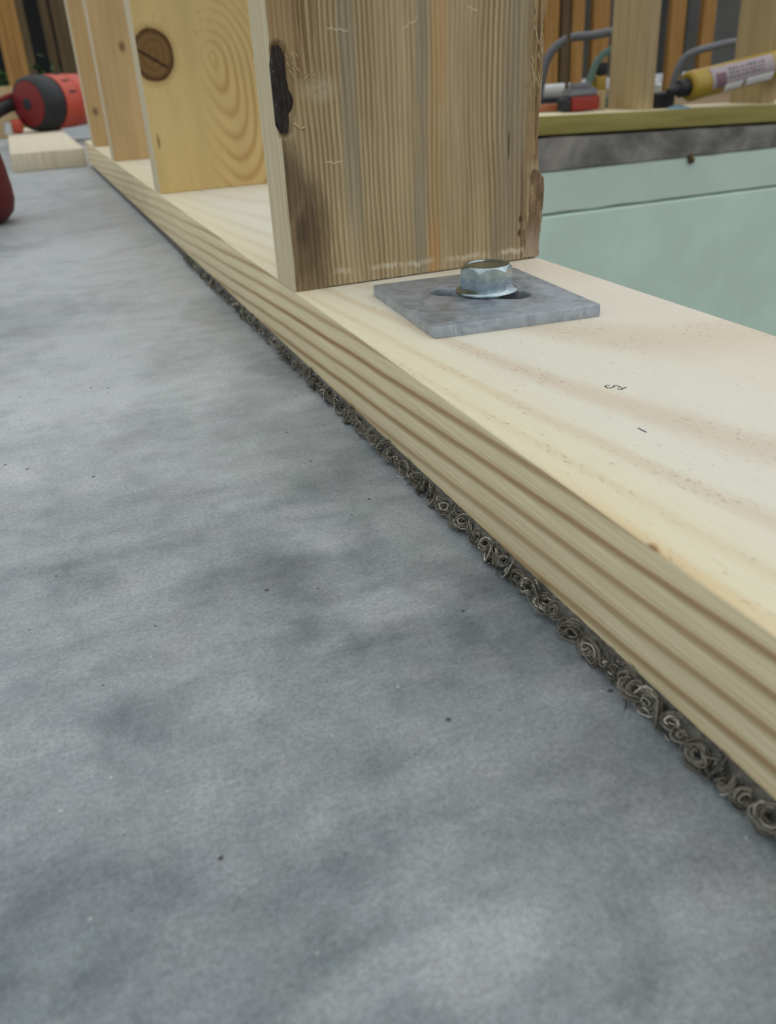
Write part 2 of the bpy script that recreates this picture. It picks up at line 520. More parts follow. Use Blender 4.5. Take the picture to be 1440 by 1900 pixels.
def m_stud_flat(base, dark, side_c, cathedral=False, knot=None, seed=0.0, contrast=0.5):
    def fn(g):
        p = g.coord()
        u, v, w = g.xyz(p)
        warp = g.noise(g.vec(u * 14.0, v * 14.0 + seed, w * 4.0), 1.0, 2, 0.5) - 0.5
        fib = g.noise(g.vec(u * 900.0, v * 900.0 + seed, w * 20.0), 1.0, 3, 0.6)
        blot = g.noise(g.vec(u * 25.0, v * 25.0 + seed, w * 6.0), 1.0, 3, 0.6)
        c = g.mix(blot.step(0.3, 0.7), lin(base), lin([min(255, k * 1.07) for k in base]))
        if cathedral:
            du = u - 0.0815 - (0.139 - w) * 0.17
            dw = w - 0.139
            up_ = dw.mx(0.0) / 1.25
            dn = (dw * -1.0).mx(0.0) / 2.7
            r = (du * du * 1.0 + up_ * up_ + dn * dn).sqrt() + warp * 0.010
            t = r / 0.0085 + warp * 0.6
            right = u.step(0.058, 0.100, 0.06, 1.0) * dw.step(-0.03, 0.06, 1.0, 0.45)
        else:
            r = ((u - 0.06 - w * 0.03) * (u - 0.06 - w * 0.03) + 0.0012).sqrt() + warp * 0.02
            t = r / 0.009
            right = 0.6
        f = t.frac()
        line = f.step(0.15, 0.52) * f.step(0.58, 0.85, 1.0, 0.0)
        amp = g.noise(g.vec(t * 1.3, 2.0 + seed, w * 4.0), 1.0, 1, 0.5).lerp(0.3, 0.7, 0.55, 1.0)
        c = g.mix(line * amp * right * contrast, c, lin(dark))
        if knot:
            ku, kw, au, aw = knot
            wob = (g.noise(g.vec(u * 60.0, 0.0, w * 60.0), 1.0, 3, 0.6) - 0.5) * 0.5
            halo = g.ell(u, w, ku, kw, au * 1.16, aw * 1.16, 0.16, wob * 0.4)
            k = g.ell(u, w, ku, kw, au, aw, 0.06, wob * 0.25)
            c = g.mix(halo * 0.45, c, lin(148, 112, 66))
            rr = (((u - ku) / au) * ((u - ku) / au) + ((w - kw) / aw) * ((w - kw) / aw)).sqrt()
            kc = g.mix((rr * 3.2 + wob * 2.4).frac().step(0.1, 0.9), lin(128, 98, 60), lin(116, 86, 52))
            kc = g.mix(rr.step(0.72, 1.0), kc, lin(82, 54, 30))
            ck = ((w - kw + 0.004 + (u - ku) * 0.62 + (fib - 0.5) * 0.004).abs()).step(0.0006, 0.0030, 1.0, 0.0) * rr.step(0.7, 0.95, 1.0, 0.0)
            kc = g.mix(ck * 0.85, kc, lin(50, 32, 22))
            c = g.mix(k, c, kc)
            sp = g.noise(g.vec(u * 160.0, 0.0, w * 120.0 + seed), 1.0, 3, 0.6).step(0.60, 0.68) * g.ell(u, w, 0.05, 0.176, 0.035, 0.022, 0.7)
            c = g.mix(sp * 0.6, c, lin(128, 92, 54))
            c = g.mix(g.ell(u, w, 0.0075, 0.0565, 0.0016, 0.0075, 0.5) * 0.7, c, lin(104, 88, 50))
        else:
            kd = g.ell(u, w, 0.0435 if seed < 5 else 0.0154, 0.1655 if seed < 5 else 0.0640, 0.005, 0.007, 0.6)
            c = g.mix(kd * 0.7, c, lin(88, 62, 38))
        nx, ny, nz = g.xyz(g.coord('Normal'))
        side = nx.step(-0.8, -0.5, 1.0, 0.0)
        c = g.mix(side, c, lin(side_c))
        c = g.mul(c, g.grey(fib.lerp(0.25, 0.75, 0.95, 1.05)))
        return {'Base Color': c, 'Normal': g.bump(fib + line * 0.3, 0.25, 0.0005)}
    return fn
M_STUD_K = mat('knotty_stud_wood', m_stud_flat((204, 178, 122), (166, 122, 62), (206, 192, 160), True, (0.0165, 0.1435, 0.0225, 0.0262), 1.0, 0.62), 0.7, 0.22)
M_STUD_C = mat('clean_stud_wood', m_stud_flat((192, 164, 120), (174, 138, 92), (206, 192, 162), False, None, 3.0, 0.4), 0.7, 0.22)
M_STUD_D = mat('ochre_stud_wood', m_stud_flat((190, 160, 114), (170, 134, 86), (206, 192, 160), False, None, 7.0, 0.4), 0.7, 0.22)

def m_board(name, base, dark, s=1.0):
    def fn(g):
        p = g.coord()
        x, y, z = g.xyz(p)
        rnd = E(g, g.new('ShaderNodeObjectInfo').outputs['Random'])
        n = g.noise(g.vec(x * 60.0 + rnd * 40.0, y * 60.0, z * 2.5), 1.0, 3, 0.6)
        f = g.noise(g.vec(x * 300.0, y * 300.0, z * 10.0), 1.0, 2, 0.6)
        c = g.mix(n.step(0.3, 0.7), lin(base), lin(dark))
        return {'Base Color': g.mul(c, g.grey(f.lerp(0.3, 0.7, 0.92, 1.06))), 'Normal': g.bump(n, 0.2, 0.001)}
    return mat(name, fn, 0.75, 0.2)
M_FARSTUD = m_board('pale_stud_wood', (184, 164, 124), (168, 146, 108))
M_OFFCUT = m_board('bleached_offcut_wood', (222, 212, 190), (206, 194, 168))
M_ORANGE = m_board('orange_timber', (166, 128, 74), (142, 104, 56))
M_BROWN = m_board('brown_fence_board', (104, 88, 64), (84, 70, 50))
M_SLATE = plain('slate_wind_barrier', (86, 88, 86), 0.7, 0.3, 0.15, 6)
M_BLACKGAP = plain('black_gap_fill', (30, 31, 31), 0.7, 0.2)  # near-black fill that paints in the dark of gaps between background boards

def m_olive(g):
    p = g.coord()
    x, y, z = g.xyz(p)
    n = g.noise(g.vec(x * 5.0, y * 40.0, z * 60.0), 1.0, 3, 0.6)
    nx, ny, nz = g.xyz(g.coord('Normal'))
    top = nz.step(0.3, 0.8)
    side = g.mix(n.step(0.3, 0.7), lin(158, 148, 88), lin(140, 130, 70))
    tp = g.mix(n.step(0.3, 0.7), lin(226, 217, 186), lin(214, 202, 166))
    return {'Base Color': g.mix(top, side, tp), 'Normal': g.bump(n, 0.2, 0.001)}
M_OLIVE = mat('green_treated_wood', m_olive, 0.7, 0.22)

def m_foam(c):
    def fn(g):
        p = g.coord()
        n = g.noise(p, 5.0, 4, 0.6)
        f = g.noise(p, 300.0, 2, 0.6)
        col = g.mix(n.step(0.3, 0.7), lin(c), lin([k * 0.95 for k in c]))
        return {'Base Color': g.mul(col, g.grey(f.lerp(0.3, 0.7, 0.97, 1.03))), 'Normal': g.bump(f, 0.1, 0.0005)}
    return fn
M_FOAM = mat('green_foam', m_foam((212, 236, 220)), 0.75, 0.2)
M_FOAM2 = mat('green_foam_skin', m_foam((206, 226, 213)), 0.75, 0.2)

def m_galv(g):
    p = g.coord()
    x, y, z = g.xyz(p)
    n = g.noise(p, 90.0, 5, 0.65, 0.8)
    f = g.noise(p, 700.0, 3, 0.6)
    scr = g.noise(g.vec(x * 900.0 + y * 260.0, y * 60.0, z * 60.0), 1.0, 2, 0.6).step(0.6, 0.75)
    c = g.mix(n.step(0.3, 0.7), lin(140, 148, 155), lin(172, 179, 185))
    c = g.mix(scr * 0.3, c, lin(206, 210, 212))
    return {'Base Color': g.mul(c, g.grey(f.lerp(0.25, 0.75, 0.92, 1.08))), 'Normal': g.bump(n + f * 0.5, 0.25, 0.0006),
            'Roughness': n.lerp(0.3, 0.7, 0.34, 0.48)}
M_GALV = mat('hot_dip_galvanised_steel', m_galv, 0.5, 0.5, 0.5)

def m_zinc(g):
    p = g.coord()
    n = g.noise(p, 220.0, 4, 0.6)
    c = g.mix(n.step(0.3, 0.7), lin(140, 158, 164), lin(176, 190, 194))
    return {'Base Color': c, 'Roughness': n.lerp(0.3, 0.7, 0.14, 0.26), 'Normal': g.bump(n, 0.05, 0.0005)}
M_ZINC = mat('bright_zinc', m_zinc, 0.25, 0.5, 1.0)

def m_bark(g):
    p = g.coord()
    x, y, z = g.xyz(p)
    n = g.noise(g.vec(x * 500.0, y * 500.0, z * 90.0), 1.0, 4, 0.65)
    c = g.mix(n.step(0.35, 0.7), lin(24, 19, 17), lin(56, 46, 40))
    sp = g.noise(p, 900.0, 1, 0.5).step(0.70, 0.76)
    c = g.mix(sp * 0.5, c, lin(128, 120, 116))
    return {'Base Color': c, 'Normal': g.bump(n, 0.8, 0.0015)}
M_BARK = mat('black_bark', m_bark, 0.7, 0.3)

def m_bark2(g):
    p = g.coord()
    x, y, z = g.xyz(p)
    n = g.noise(g.vec(x * 330.0, y * 330.0, z * 60.0), 1.0, 4, 0.65)
    c = g.mix(n.step(0.3, 0.7), lin(104, 82, 60), lin(158, 132, 102))
    c = g.mix(z.step(0.0, 0.030, 0.75, 0.0), c, lin(176, 160, 138))
    sp = g.noise(g.vec(x * 420.0, y * 420.0, z * 160.0), 1.0, 2, 0.5).step(0.66, 0.72)
    c = g.mix(sp * 0.7, c, lin(58, 40, 30))
    return {'Base Color': c, 'Normal': g.bump(n, 0.8, 0.0015)}
M_BARK2 = mat('brown_bark', m_bark2, 0.8, 0.2)
M_SPLINTER = plain('torn_pale_fibre', (186, 166, 128), 0.75, 0.2, 0.15, 300)

def m_fibre(g):
    r = g.geo('Random Per Island')
    c = g.mix(r.step(0.0, 0.9), lin(42, 40, 35), lin(138, 132, 116))
    c = g.mix(r.step(0.93, 0.96), c, lin(222, 216, 200))
    return {'Base Color': c, 'Roughness': 0.38}
M_FIBRE = mat('glossy_grey_fibre', m_fibre, 0.38, 0.5)

def m_seal(g):
    p = g.coord()
    n = g.noise(p, 260.0, 4, 0.6)
    f = g.noise(p, 1500.0, 3, 0.6)
    c = g.mix(n.step(0.3, 0.7), lin(40, 38, 33), lin(92, 88, 78))
    return {'Base Color': g.mul(c, g.grey(f.lerp(0.3, 0.7, 0.8, 1.2))), 'Normal': g.bump(n + f * 0.5, 0.6, 0.001)}
M_SEAL = mat('dark_sealing_strip', m_seal, 0.45, 0.5)
M_INK = plain('dark_ink', (44, 40, 42), 0.7, 0.2)
M_PURPLE = plain('violet_pencil', (70, 58, 92), 0.7, 0.2)

M_RED = plain('dark_red_plastic', (88, 20, 26), 0.55, 0.3, 0.06)
M_TOOLRED = plain('orange_red_plastic', (190, 74, 54), 0.5, 0.5, 0.06)
M_TOOLDISC = plain('deep_red_plastic', (112, 24, 20), 0.6, 0.4, 0.06)
M_RUBBER = plain('black_rubber', (34, 35, 38), 0.55, 0.4, 0.1)
M_GREYPL = plain('grey_plastic', (120, 121, 124), 0.5, 0.4, 0.08)
M_HOSE = plain('dark_grey_hose', (92, 94, 98), 0.45, 0.5, 0.08)
M_WHITE = plain('off_white_plastic', (204, 206, 204), 0.45, 0.4, 0.05)
M_COPPER = plain('copper_brown', (176, 112, 74), 0.5, 0.4, 0.1)
M_YELLOW = plain('mustard_yellow', (164, 136, 42), 0.45, 0.5, 0.08)
M_LABEL = plain('lilac_white_label', (164, 152, 154), 0.55, 0.3, 0.06)
M_LABELW = plain('white_label', (236, 234, 230), 0.55, 0.3, 0.03)
M_LABELP = plain('dull_plum_print', (122, 92, 104), 0.6, 0.3, 0.1)
M_PRINT = plain('grey_print', (98, 104, 104), 0.6, 0.3, 0.15)
M_DRED = plain('dull_red_plastic', (140, 42, 30), 0.55, 0.4, 0.08)
M_TEAL = plain('dark_teal_plastic', (24, 72, 92), 0.5, 0.4, 0.1)
M_TEAL2 = plain('grey_green_webbing', (96, 120, 110), 0.7, 0.3, 0.15)
M_BLUE = plain('pale_blue_cloth', (140, 178, 200), 0.8, 0.2, 0.12)
M_SILVER = plain('brushed_silver', (196, 200, 200), 0.35, 0.5, 0.05, 60, 0.6)
M_SOIL = plain('dark_soil', (70, 62, 52), 0.9, 0.1, 0.25, 12)
M_DECK = plain('brown_dusty_deck', (128, 108, 80), 0.85, 0.2, 0.2, 8)
M_LEAF = plain('dark_green_leaf', (58, 84, 40), 0.6, 0.3, 0.25, 30)

# ------------------------------------------------------------------ large structure
FS = -0.0271                                   # the far edge falls slightly to the right
def far_z(x):
    return -0.004 + FS * (x - 1.14)

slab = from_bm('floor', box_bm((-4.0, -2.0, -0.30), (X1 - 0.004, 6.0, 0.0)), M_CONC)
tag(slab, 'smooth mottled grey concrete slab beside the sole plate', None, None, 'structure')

def sloped_box(x0, x1, y0, y1, zt0, zt1, zb0, zb1, rough=0.0, nx=1, seed=0):
    bm = bmesh.new()
    rows = []
    for i in range(nx + 1):
        t = i / nx
        x = x0 + (x1 - x0) * t
        zt_ = zt0 + (zt1 - zt0) * t
        zb_ = zb0 + (zb1 - zb0) * t
        if rough:
            zb_ += rough * mnoise.noise(Vector((x * 14 + seed, 3.1, 0))) + rough * 0.5 * mnoise.noise(Vector((x * 50 + seed, 1.1, 0)))
            zt_ += rough * 0.4 * mnoise.noise(Vector((x * 18 + seed, 7.7, 0)))
        rows.append([bm.verts.new(c) for c in ((x, y0, zb_), (x, y1, zb_), (x, y1, zt_), (x, y0, zt_))])
    for a, b in zip(rows, rows[1:]):
        for k in range(4):
            bm.faces.new((a[k], a[(k + 1) % 4], b[(k + 1) % 4], b[k]))
    bm.faces.new(rows[0]); bm.faces.new(rows[-1][::-1])
    return bm
YF = 1.9
rim = from_bm('trim_1', sloped_box(X1, 3.0, YF, 2.20, far_z(X1), far_z(3.0), -0.0765, -0.0775, 0.004, 160), M_RIM)
tag(rim, 'rough grey cast concrete rim along the far side of the pit', None, None, 'structure')
farslab = from_bm('floor_1', sloped_box(X1 - 0.004, 8.0, 2.2, 6.0, far_z(X1) - 0.012, far_z(8.0) - 0.012, -0.3, -0.5), M_DECK)
tag(farslab, 'dusty brown deck behind the far sole plate', None, None, 'structure')
pit = from_bm('ground', box_bm((X1 - 0.05, -2.0, -1.36), (8.0, 2.2, -1.302)), M_SOIL)
tag(pit, 'dark soil at the bottom of the pit', None, None, 'structure')
nearpit = from_bm('wall_near', box_bm((X1 - 0.10, -2.0, -1.30), (X1 - 0.004, YF, -0.30)), M_RIM)
tag(nearpit, 'concrete pit wall under the near slab edge', None, None, 'structure')

wb = from_bm('wall_back', box_bm((-3.5, 5.3, 0.0), (8.0, 5.4, 1.1)), M_SLATE)
tag(wb, 'slate grey sheathing behind the far studs', None, None, 'structure')

# foam boards lining the far side of the pit
def foam(name, z0, z1, y, m, label, seed):
    bm = bmesh.new()
    n = 120
    rows = []
    for i in range(n + 1):
        x = X1 + (3.0 - X1) * (i / n)
        e = 0.0016 * mnoise.noise(Vector((x * 9 + seed, 0, 0)))
        za = z0 + 0.002 * mnoise.noise(Vector((x * 12 + seed, 5, 0)))
        zb = z1 + 0.0012 * mnoise.noise(Vector((x * 15 + seed, 9, 0)))
        prof = [(y + e + 0.05, za), (y + e + 0.003, za), (y + e, za + 0.003), (y + e, zb - 0.003), (y + e + 0.003, zb), (y + e + 0.05, zb)]
        rows.append([bm.verts.new((x, a, b)) for a, b in prof])
    for a, b in zip(rows, rows[1:]):
        for k in range(6):
            bm.faces.new((a[k], a[(k + 1) % 6], b[(k + 1) % 6], b[k]))
    bm.faces.new(rows[0]); bm.faces.new(rows[-1][::-1])
    o = from_bm(name, bm, m)
    return tag(o, label, 'insulation board', 'green foam boards lining the pit')
foam('foam_board', -0.1755, -0.0800, YF + 0.002, M_FOAM2, 'narrow upper strip of pale green foam board right under the concrete rim', 2)
foam('foam_board', -1.30, -0.1800, YF, M_FOAM, 'tall pale green foam board below the horizontal joint in the pit', 11)

# ------------------------------------------------------------------ near sole plate
def build_plate():
    y0, y1 = -0.6, 2.2
    rad = 0.0012
    w = X1 - X0
    h = ZT - ZB
    # rounded section, local x 0..w, z 0 at the top, -h at the bottom
    sec = []
    for cx, cz, a0 in ((rad, -rad, 180), (w - rad, -rad, 90), (w - rad, -h + rad, 0), (rad, -h + rad, -90)):
        for k in range(4):
            a = math.radians(a0 - 30 * k)
            sec.append((cx + rad * math.cos(a), cz + rad * math.sin(a)))
    # sec[3] = top-left end of the arris, sec[4] = top-right start
    ys = [y0 + (y1 - y0) * i / 200 for i in range(201)]
    bm = bmesh.new()
    rows = []
    for y in ys:
        rows.append([bm.verts.new((sx + 0.0005 * mnoise.noise(Vector((y * 7, 0, 1))) * (1 if sx < w / 2 else 0), y, sz)) for sx, sz in sec])
    ns = len(sec)
    for a, b in zip(rows, rows[1:]):
        for k in range(ns):
            if k == 3:
                continue
            bm.faces.new((a[k], a[(k + 1) % ns], b[(k + 1) % ns], b[k]))
    bm.faces.new(rows[0]); bm.faces.new(rows[-1][::-1])
    # planed face with a drilled hole under the bolt
    hx, hy, hr = 0.2290 - X0, 0.4385, 0.0155
    iy = min(range(201), key=lambda i: abs(ys[i] - hy))
    lo_, hi_ = iy - 3, iy + 3
    for i in range(200):
        if lo_ <= i < hi_:
            continue
        a, b = rows[i], rows[i + 1]
        bm.faces.new((a[3], a[4], b[4], b[3]))
    loop = [rows[i][3] for i in range(lo_, hi_ + 1)] + [rows[i][4] for i in range(hi_, lo_ - 1, -1)]
    edges = []
    for a, b in zip(loop, loop[1:] + loop[:1]):
        edges.append(bm.edges.get((a, b)) or bm.edges.new((a, b)))
    nh = 28
    ring = []
    du = Vector((0.0280, -0.0280)).normalized()
    dn = Vector((-du.y, du.x))
    for k in range(nh):
        a = 2 * math.pi * k / nh
        q = du * math.cos(a) + dn * math.sin(a)
        q = q * 0.0098 + du * (0.0192 if math.cos(a) > 0 else -0.0192)
        ring.append(bm.verts.new((0.2245 - X0 + q.x, 0.4380 + q.y, 0)))
    for a, b in zip(ring, ring[1:] + ring[:1]):
        edges.append(bm.edges.new((a, b)))
    bmesh.ops.triangle_fill(bm, use_beauty=True, edges=edges)
    deep = [bm.verts.new((v.co.x, v.co.y, -0.036)) for v in ring]
    for k in range(nh):
        bm.faces.new((ring[k], ring[(k + 1) % nh], deep[(k + 1) % nh], deep[k]))
    bm.faces.new(deep)
    o = from_bm('sole_plate', bm, M_PLATE, None, True, 25)
    o.location = (X0, 0, ZT)
    tag(o, 'pale treated timber sole plate with striped edge grain, bolted down along the slab edge', 'timber plate')
    return o
plate = build_plate()

# small ink mark and pencil dash on the planed face (flat, thin)
def flat_strokes(name, strokes, r, m, parent, z=0.0):
    vs, fs = [], []
    for st in strokes:
        tube_data([(a, b, z) for a, b in st], r, 5, True, vs, fs)
    vs = [(x, y, z + (zz - z) * 0.15) for x, y, zz in vs]
    return from_py(name, vs, fs, m, parent)
def ring_pts(cx, cy, rx_, ry_, a0, a1, n=9):
    return [(cx + rx_ * math.cos(math.radians(a0 + (a1 - a0) * i / n)), cy + ry_ * math.sin(math.radians(a0 + (a1 - a0) * i / n))) for i in range(n + 1)]
mx_, my_ = 0.0675, 0.2865
flat_strokes('ink_mark', [ring_pts(mx_ - 0.0018, my_ + 0.0010, 0.0013, 0.0017, 30, 320),
                          ring_pts(mx_ + 0.0010, my_ - 0.0006, 0.0011, 0.0015, -60, 190),
                          ring_pts(mx_ + 0.0010, my_ - 0.0030, 0.0010, 0.0013, 160, 400),
                          [(mx_ + 0.0025, my_ - 0.0035), (mx_ + 0.0040, my_ - 0.0030)]], 0.00038, M_INK, plate, 0.0)
flat_strokes('pencil_dash', [[(0.0492, 0.2450), (0.0494, 0.2400)]], 0.00042, M_PURPLE, plate, 0.0)

# ------------------------------------------------------------------ sealing strip squeezed out under the plate
def build_seal():
    n = 1400
    ya, yb = -0.05, 2.1
    vs, fs = [], []
    k = 10
    for i in range(n + 1):
        y = ya + (yb - ya) * i / n
        fade = 1.0 if y < 0.80 else max(0.25, 1.0 - (y - 0.80) * 2.0)
        l = abs(math.sin(y * 285 + 2.2 * mnoise.noise(Vector((y * 40, 0, 0)))))
        lump = 0.55 + 0.45 * l ** 0.6
        out = (0.0014 + 0.0016 * lump + 0.0016 * mnoise.noise(Vector((y * 60, 4, 0)))) * fade
        for j in range(k):
            a = math.pi * 2 * j / k
            rr = out * (1 + 0.30 * mnoise.noise(Vector((y * 320, a * 2.0, 7))))
            x = X0 + 0.0008 - rr * max(math.cos(a), -0.4) * 1.0
            z = 0.0042 + 0.0042 * math.sin(a) * (0.8 + 0.25 * lump)
            vs.append((x, y, max(z, 0.0002)))
    for i in range(n):
        for j in range(k):
            a = i * k + j
            b = i * k + (j + 1) % k
            fs.append((a, b, b + k, a + k))
    o = from_py('sealing_strip', vs, fs, M_SEAL, None, True)
    tag(o, 'dark frayed fibrous sealing strip squeezed out beneath the sole plate', 'sealing strip')
    rnd = random.Random(3)
    fv, ff = [], []
    y = -0.02
    while y < 0.95:
        R = rnd.uniform(0.0032, 0.0054)
        cx = X0 - rnd.uniform(0.0014, 0.0032)
        cz = rnd.uniform(0.0032, 0.0056)
        tilt = Vector((rnd.uniform(-1.0, -0.3), rnd.uniform(-0.7, 0.7), rnd.uniform(-0.1, 1.0))).normalized()
        u, v = frame_of(tilt)
        cnt = 34 if y < 0.5 else 16
        for q in range(cnt):
            a0 = rnd.uniform(0, 6.28)
            span = rnd.uniform(2.6, 5.6)
            r0 = R * rnd.uniform(0.30, 1.05)
            off = tilt * rnd.uniform(-0.0010, 0.0014)
            ecc = rnd.uniform(0.6, 1.0)
            pts = []
            ns = 9
            for i in range(ns + 1):
                a = a0 + span * i / ns
                rr = r0 * (1 + 0.12 * math.sin(3 * a + q))
                p = Vector((cx, y, cz)) + off + u * math.cos(a) * rr + v * math.sin(a) * rr * ecc
                if p.z < 0.0002: p.z = 0.0002 + rnd.uniform(0, 0.0003)
                if p.z > 0.0112: p.z = 0.0112 - (p.z - 0.0112) * 0.3
                if p.x > X0 + 0.0005: p.x = X0 + 0.0005
                if p.z > ZB - 0.0003 and p.x > X0 - 0.0003: p.x = X0 - 0.0003
                pts.append(p)
            th = rnd.uniform(0.00010, 0.00026)
            tube_data(pts, [th * 0.6] + [th] * (ns - 1) + [th * 0.5], 4, False, fv, ff)
        for q in range(5 if y < 0.6 else 2):                    # loose ends
            p0 = Vector((cx - rnd.uniform(-0.001, 0.003), y + rnd.uniform(-0.004, 0.004), rnd.uniform(0.0008, 0.008)))
            d_ = Vector((rnd.uniform(-1, 0.1), rnd.uniform(-0.8, 0.8), rnd.uniform(-0.4, 0.9))).normalized()
            b_ = Vector((rnd.uniform(-0.5, 0.5), rnd.uniform(-0.5, 0.5), rnd.uniform(-0.6, 0.2)))
            L = rnd.uniform(0.0015, 0.0046)
            pts = []
            for i in range(6):
                t = i / 5
                p = p0 + d_ * L * t + b_ * L * t * t
                p.z = max(p.z, 0.0003)
                if p.x > X0 - 0.0003: p.x = X0 - 0.0003
                pts.append(p)
            tube_data(pts, [0.00016] * 5 + [0.00008], 4, False, fv, ff)
        y += rnd.uniform(0.0040, 0.0080)
    f = from_py('curled_fibre', fv, ff, M_FIBRE, o, True)
    tag(f, None, None, None, 'stuff')
    return o
build_seal()

# ------------------------------------------------------------------ near stud (weathered)
SW = X1 - X0 + 0.0008
ST = 0.040
def right_edge(z):
    pts = [(0.0, 0.1748), (0.02, 0.1762), (0.026, 0.1772), (0.045, 0.1772), (0.0515, 0.1770), (0.056, 0.1735), (0.064, 0.1738), (0.076, 0.1732),
           (0.095, 0.1738), (0.112, 0.1746), (0.128, 0.1756), (0.137, 0.1742), (0.146, 0.1762), (0.16, 0.1766), (0.3, 0.1752), (3.0, 0.1750)]
    for (a, b), (c_, d_) in zip(pts, pts[1:]):
        if a <= z <= c_:
            return b + (d_ - b) * (z - a) / (c_ - a)
    return 0.175
def build_near_stud():
    y0 = 0.5270
    zs = [0.26 * i / 330 for i in range(331)] + [0.3, 0.4, 0.6, 0.9, 1.3, 1.8, 2.4]
    nf = 150
    vs, fs = [], []
    per = None
    for iz, z in enumerate(zs):
        er = right_edge(z)
        if z < 0.26:
            er += 0.0011 * mnoise.noise(Vector((z * 130, 2, 0))) + 0.0007 * mnoise.noise(Vector((z * 420, 5, 0)))
        cz = 0.0010 + 0.0035 * max(0.0, 1 - z / 0.022) ** 1.5          # worn lower left corner
        row = []
        for i in range(nf + 1):
            t = i / nf
            x = er * t
            y = 0.0
            # rounded arrises
            dl = x; dr = er - x
            if dl < cz: y += cz * (1 - math.sqrt(max(0, 1 - ((cz - dl) / cz) ** 2)))
            cr = 0.0026
            if dr < cr: y += cr * (1 - math.sqrt(max(0, 1 - ((cr - dr) / cr) ** 2)))
            if z < 0.26:
                y += 0.00035 * mnoise.noise(Vector((x * 900, z * 22, 3))) + 0.0005 * mnoise.noise(Vector((x * 300, z * 12, 9)))
                # torn grain right edge
                if x > 0.158:
                    k = min(1.0, (x - 0.158) / 0.006)
                    y += k * (0.0016 * abs(mnoise.noise(Vector((x * 380, z * 26, 15)))) + 0.0008 * mnoise.noise(Vector((x * 900, z * 60, 25))))
                # bark pocket recess at the left edge
                e = ((x - 0.0040) / 0.0062) ** 2 + ((z - 0.1135) / 0.0235) ** 4
                if e < 1.4:
                    y += 0.0030 * min(1.0, (1.4 - e) / 0.5)
                # hollow of the torn cone beside it
                e2 = ((x - 0.0205) / 0.007) ** 2 + ((z - 0.150) / 0.034) ** 2
                if e2 < 1 and z > 0.116:
                    y += 0.0012 * (1 - e2) * (0.6 + 0.8 * abs(mnoise.noise(Vector((x * 700, z * 30, 2)))))
            zz = z
            if iz == 0:
                zz = 0.0012 + 0.0010 * mnoise.noise(Vector((x * 500, 0, 3))) * (1 if x > 0.03 else 0.2) - 0.0010 * (1 if x < 0.02 else 0)
                zz = max(zz, 0.0)
            row.append((x, y, zz))
        for t in (0.25, 0.5, 0.75):
            row.append((er - 0.0004, ST * t, z if iz else 0.0))
        for t in (1.0, 0.75, 0.5, 0.25):
            row.append(((er - 0.0004) * t, ST, z if iz else 0.0))
        for t in (1.0, 0.75, 0.5, 0.25):
            row.append((0.0, cz + (ST - cz) * t, z if iz else 0.0))
        per = len(row)
        vs += row
    for i in range(len(zs) - 1):
        for k in range(per):
            a = i * per + k
            b = i * per + (k + 1) % per
            fs.append((a, b, b + per, a + per))
    fs.append(tuple(range(per))[::-1])
    fs.append(tuple((len(zs) - 1) * per + k for k in range(per)))
    root = from_py('wall_stud', vs, fs, M_STUD_W, None, True, 40)
    root.location = (X0 - 0.0008, y0, ZT)
    tag(root, 'weathered grey-brown timber stud with a black bark pocket, standing just behind the washer plate', 'stud')
    # bark filling the pocket
    bv, bf = [], []
    nz_, nu_ = 60, 14
    for i in range(nz_ + 1):
        z = 0.0915 + 0.0445 * i / nz_
        t = i / nz_
        c0 = 0.0004 + 0.0006 * math.sin(z * 300)
        half = 0.0052 * min(1, math.sin(math.pi * min(1, max(0.0, t * 0.94 + 0.04))) ** 0.35)
        for j in range(nu_ + 1):
            s = j / nu_ * 2 - 1
            x = c0 + 0.0032 + s * half + 0.0004 * mnoise.noise(Vector((s * 2, z * 200, 1)))
            if s > 0.55 and 0.10 < z < 0.1135:                       # the spur on its right
                x += 0.0052 * (s - 0.55) / 0.45 * max(0, 1 - abs(z - 0.1075) / 0.006)
            x = max(x, -0.0004)
            y = 0.0009 + 0.0010 * s * s * 1.4 + 0.0009 * mnoise.noise(Vector((x * 500, z * 120, 4))) - 0.0010 * (1 - s * s)
            bv.append((x, y, z))
    q = nu_ + 1
    for i in range(nz_):
        for j in range(nu_):
            a = i * q + j
            bf.append((a, a + 1, a + 1 + q, a + q))
    nb = len(bv)
    bv += [(x, 0.0045, z) for x, y, z in bv]
    for i in range(nz_):
        for j in (0, nu_):
            a = i * q + j
            bf.append((a, a + q, a + q + nb, a + nb))
    b = from_py('bark_pocket', bv, bf, M_BARK, root, True, 60)
    b['label'] = 'black bark pocket'
    # brown bark strip low on the right
    bv, bf = [], []
    nz_, nu_ = 70, 16
    for i in range(nz_ + 1):
        t = i / nz_
        z = 0.0016 + 0.0555 * t
        left = 0.1615 + 0.0065 * t + 0.0026 * mnoise.noise(Vector((z * 60, 18, 0))) + 0.0014 * mnoise.noise(Vector((z * 150, 8, 0))) + 0.0
        rgt = right_edge(z) + 0.0008 + 0.0009 * mnoise.noise(Vector((z * 190, 3, 0)))
        if t > 0.93: rgt -= 0.002 * (t - 0.93) / 0.07
        for j in range(nu_ + 1):
            s = j / nu_
            x = left + (rgt - left) * s
            y = 0.0009 * (1 - min(1, s / 0.25)) - 0.0001 - 0.0004 * math.sin(math.pi * s) + 0.0018 * mnoise.noise(Vector((x * 420, z * 55, 6))) + 0.0028 * max(0, s - 0.85) / 0.15
            bv.append((x, y, z))
    q = nu_ + 1
    for i in range(nz_):
        for j in range(nu_):
            a = i * q + j
            bf.append((a, a + 1, a + 1 + q, a + q))
    nb = len(bv)
    bv += [(x, y + 0.012, z) for x, y, z in bv]
    for i in range(nz_):
        for j in (0, nu_):
            a = i * q + j
            bf.append((a, a + q, a + q + nb, a + nb))
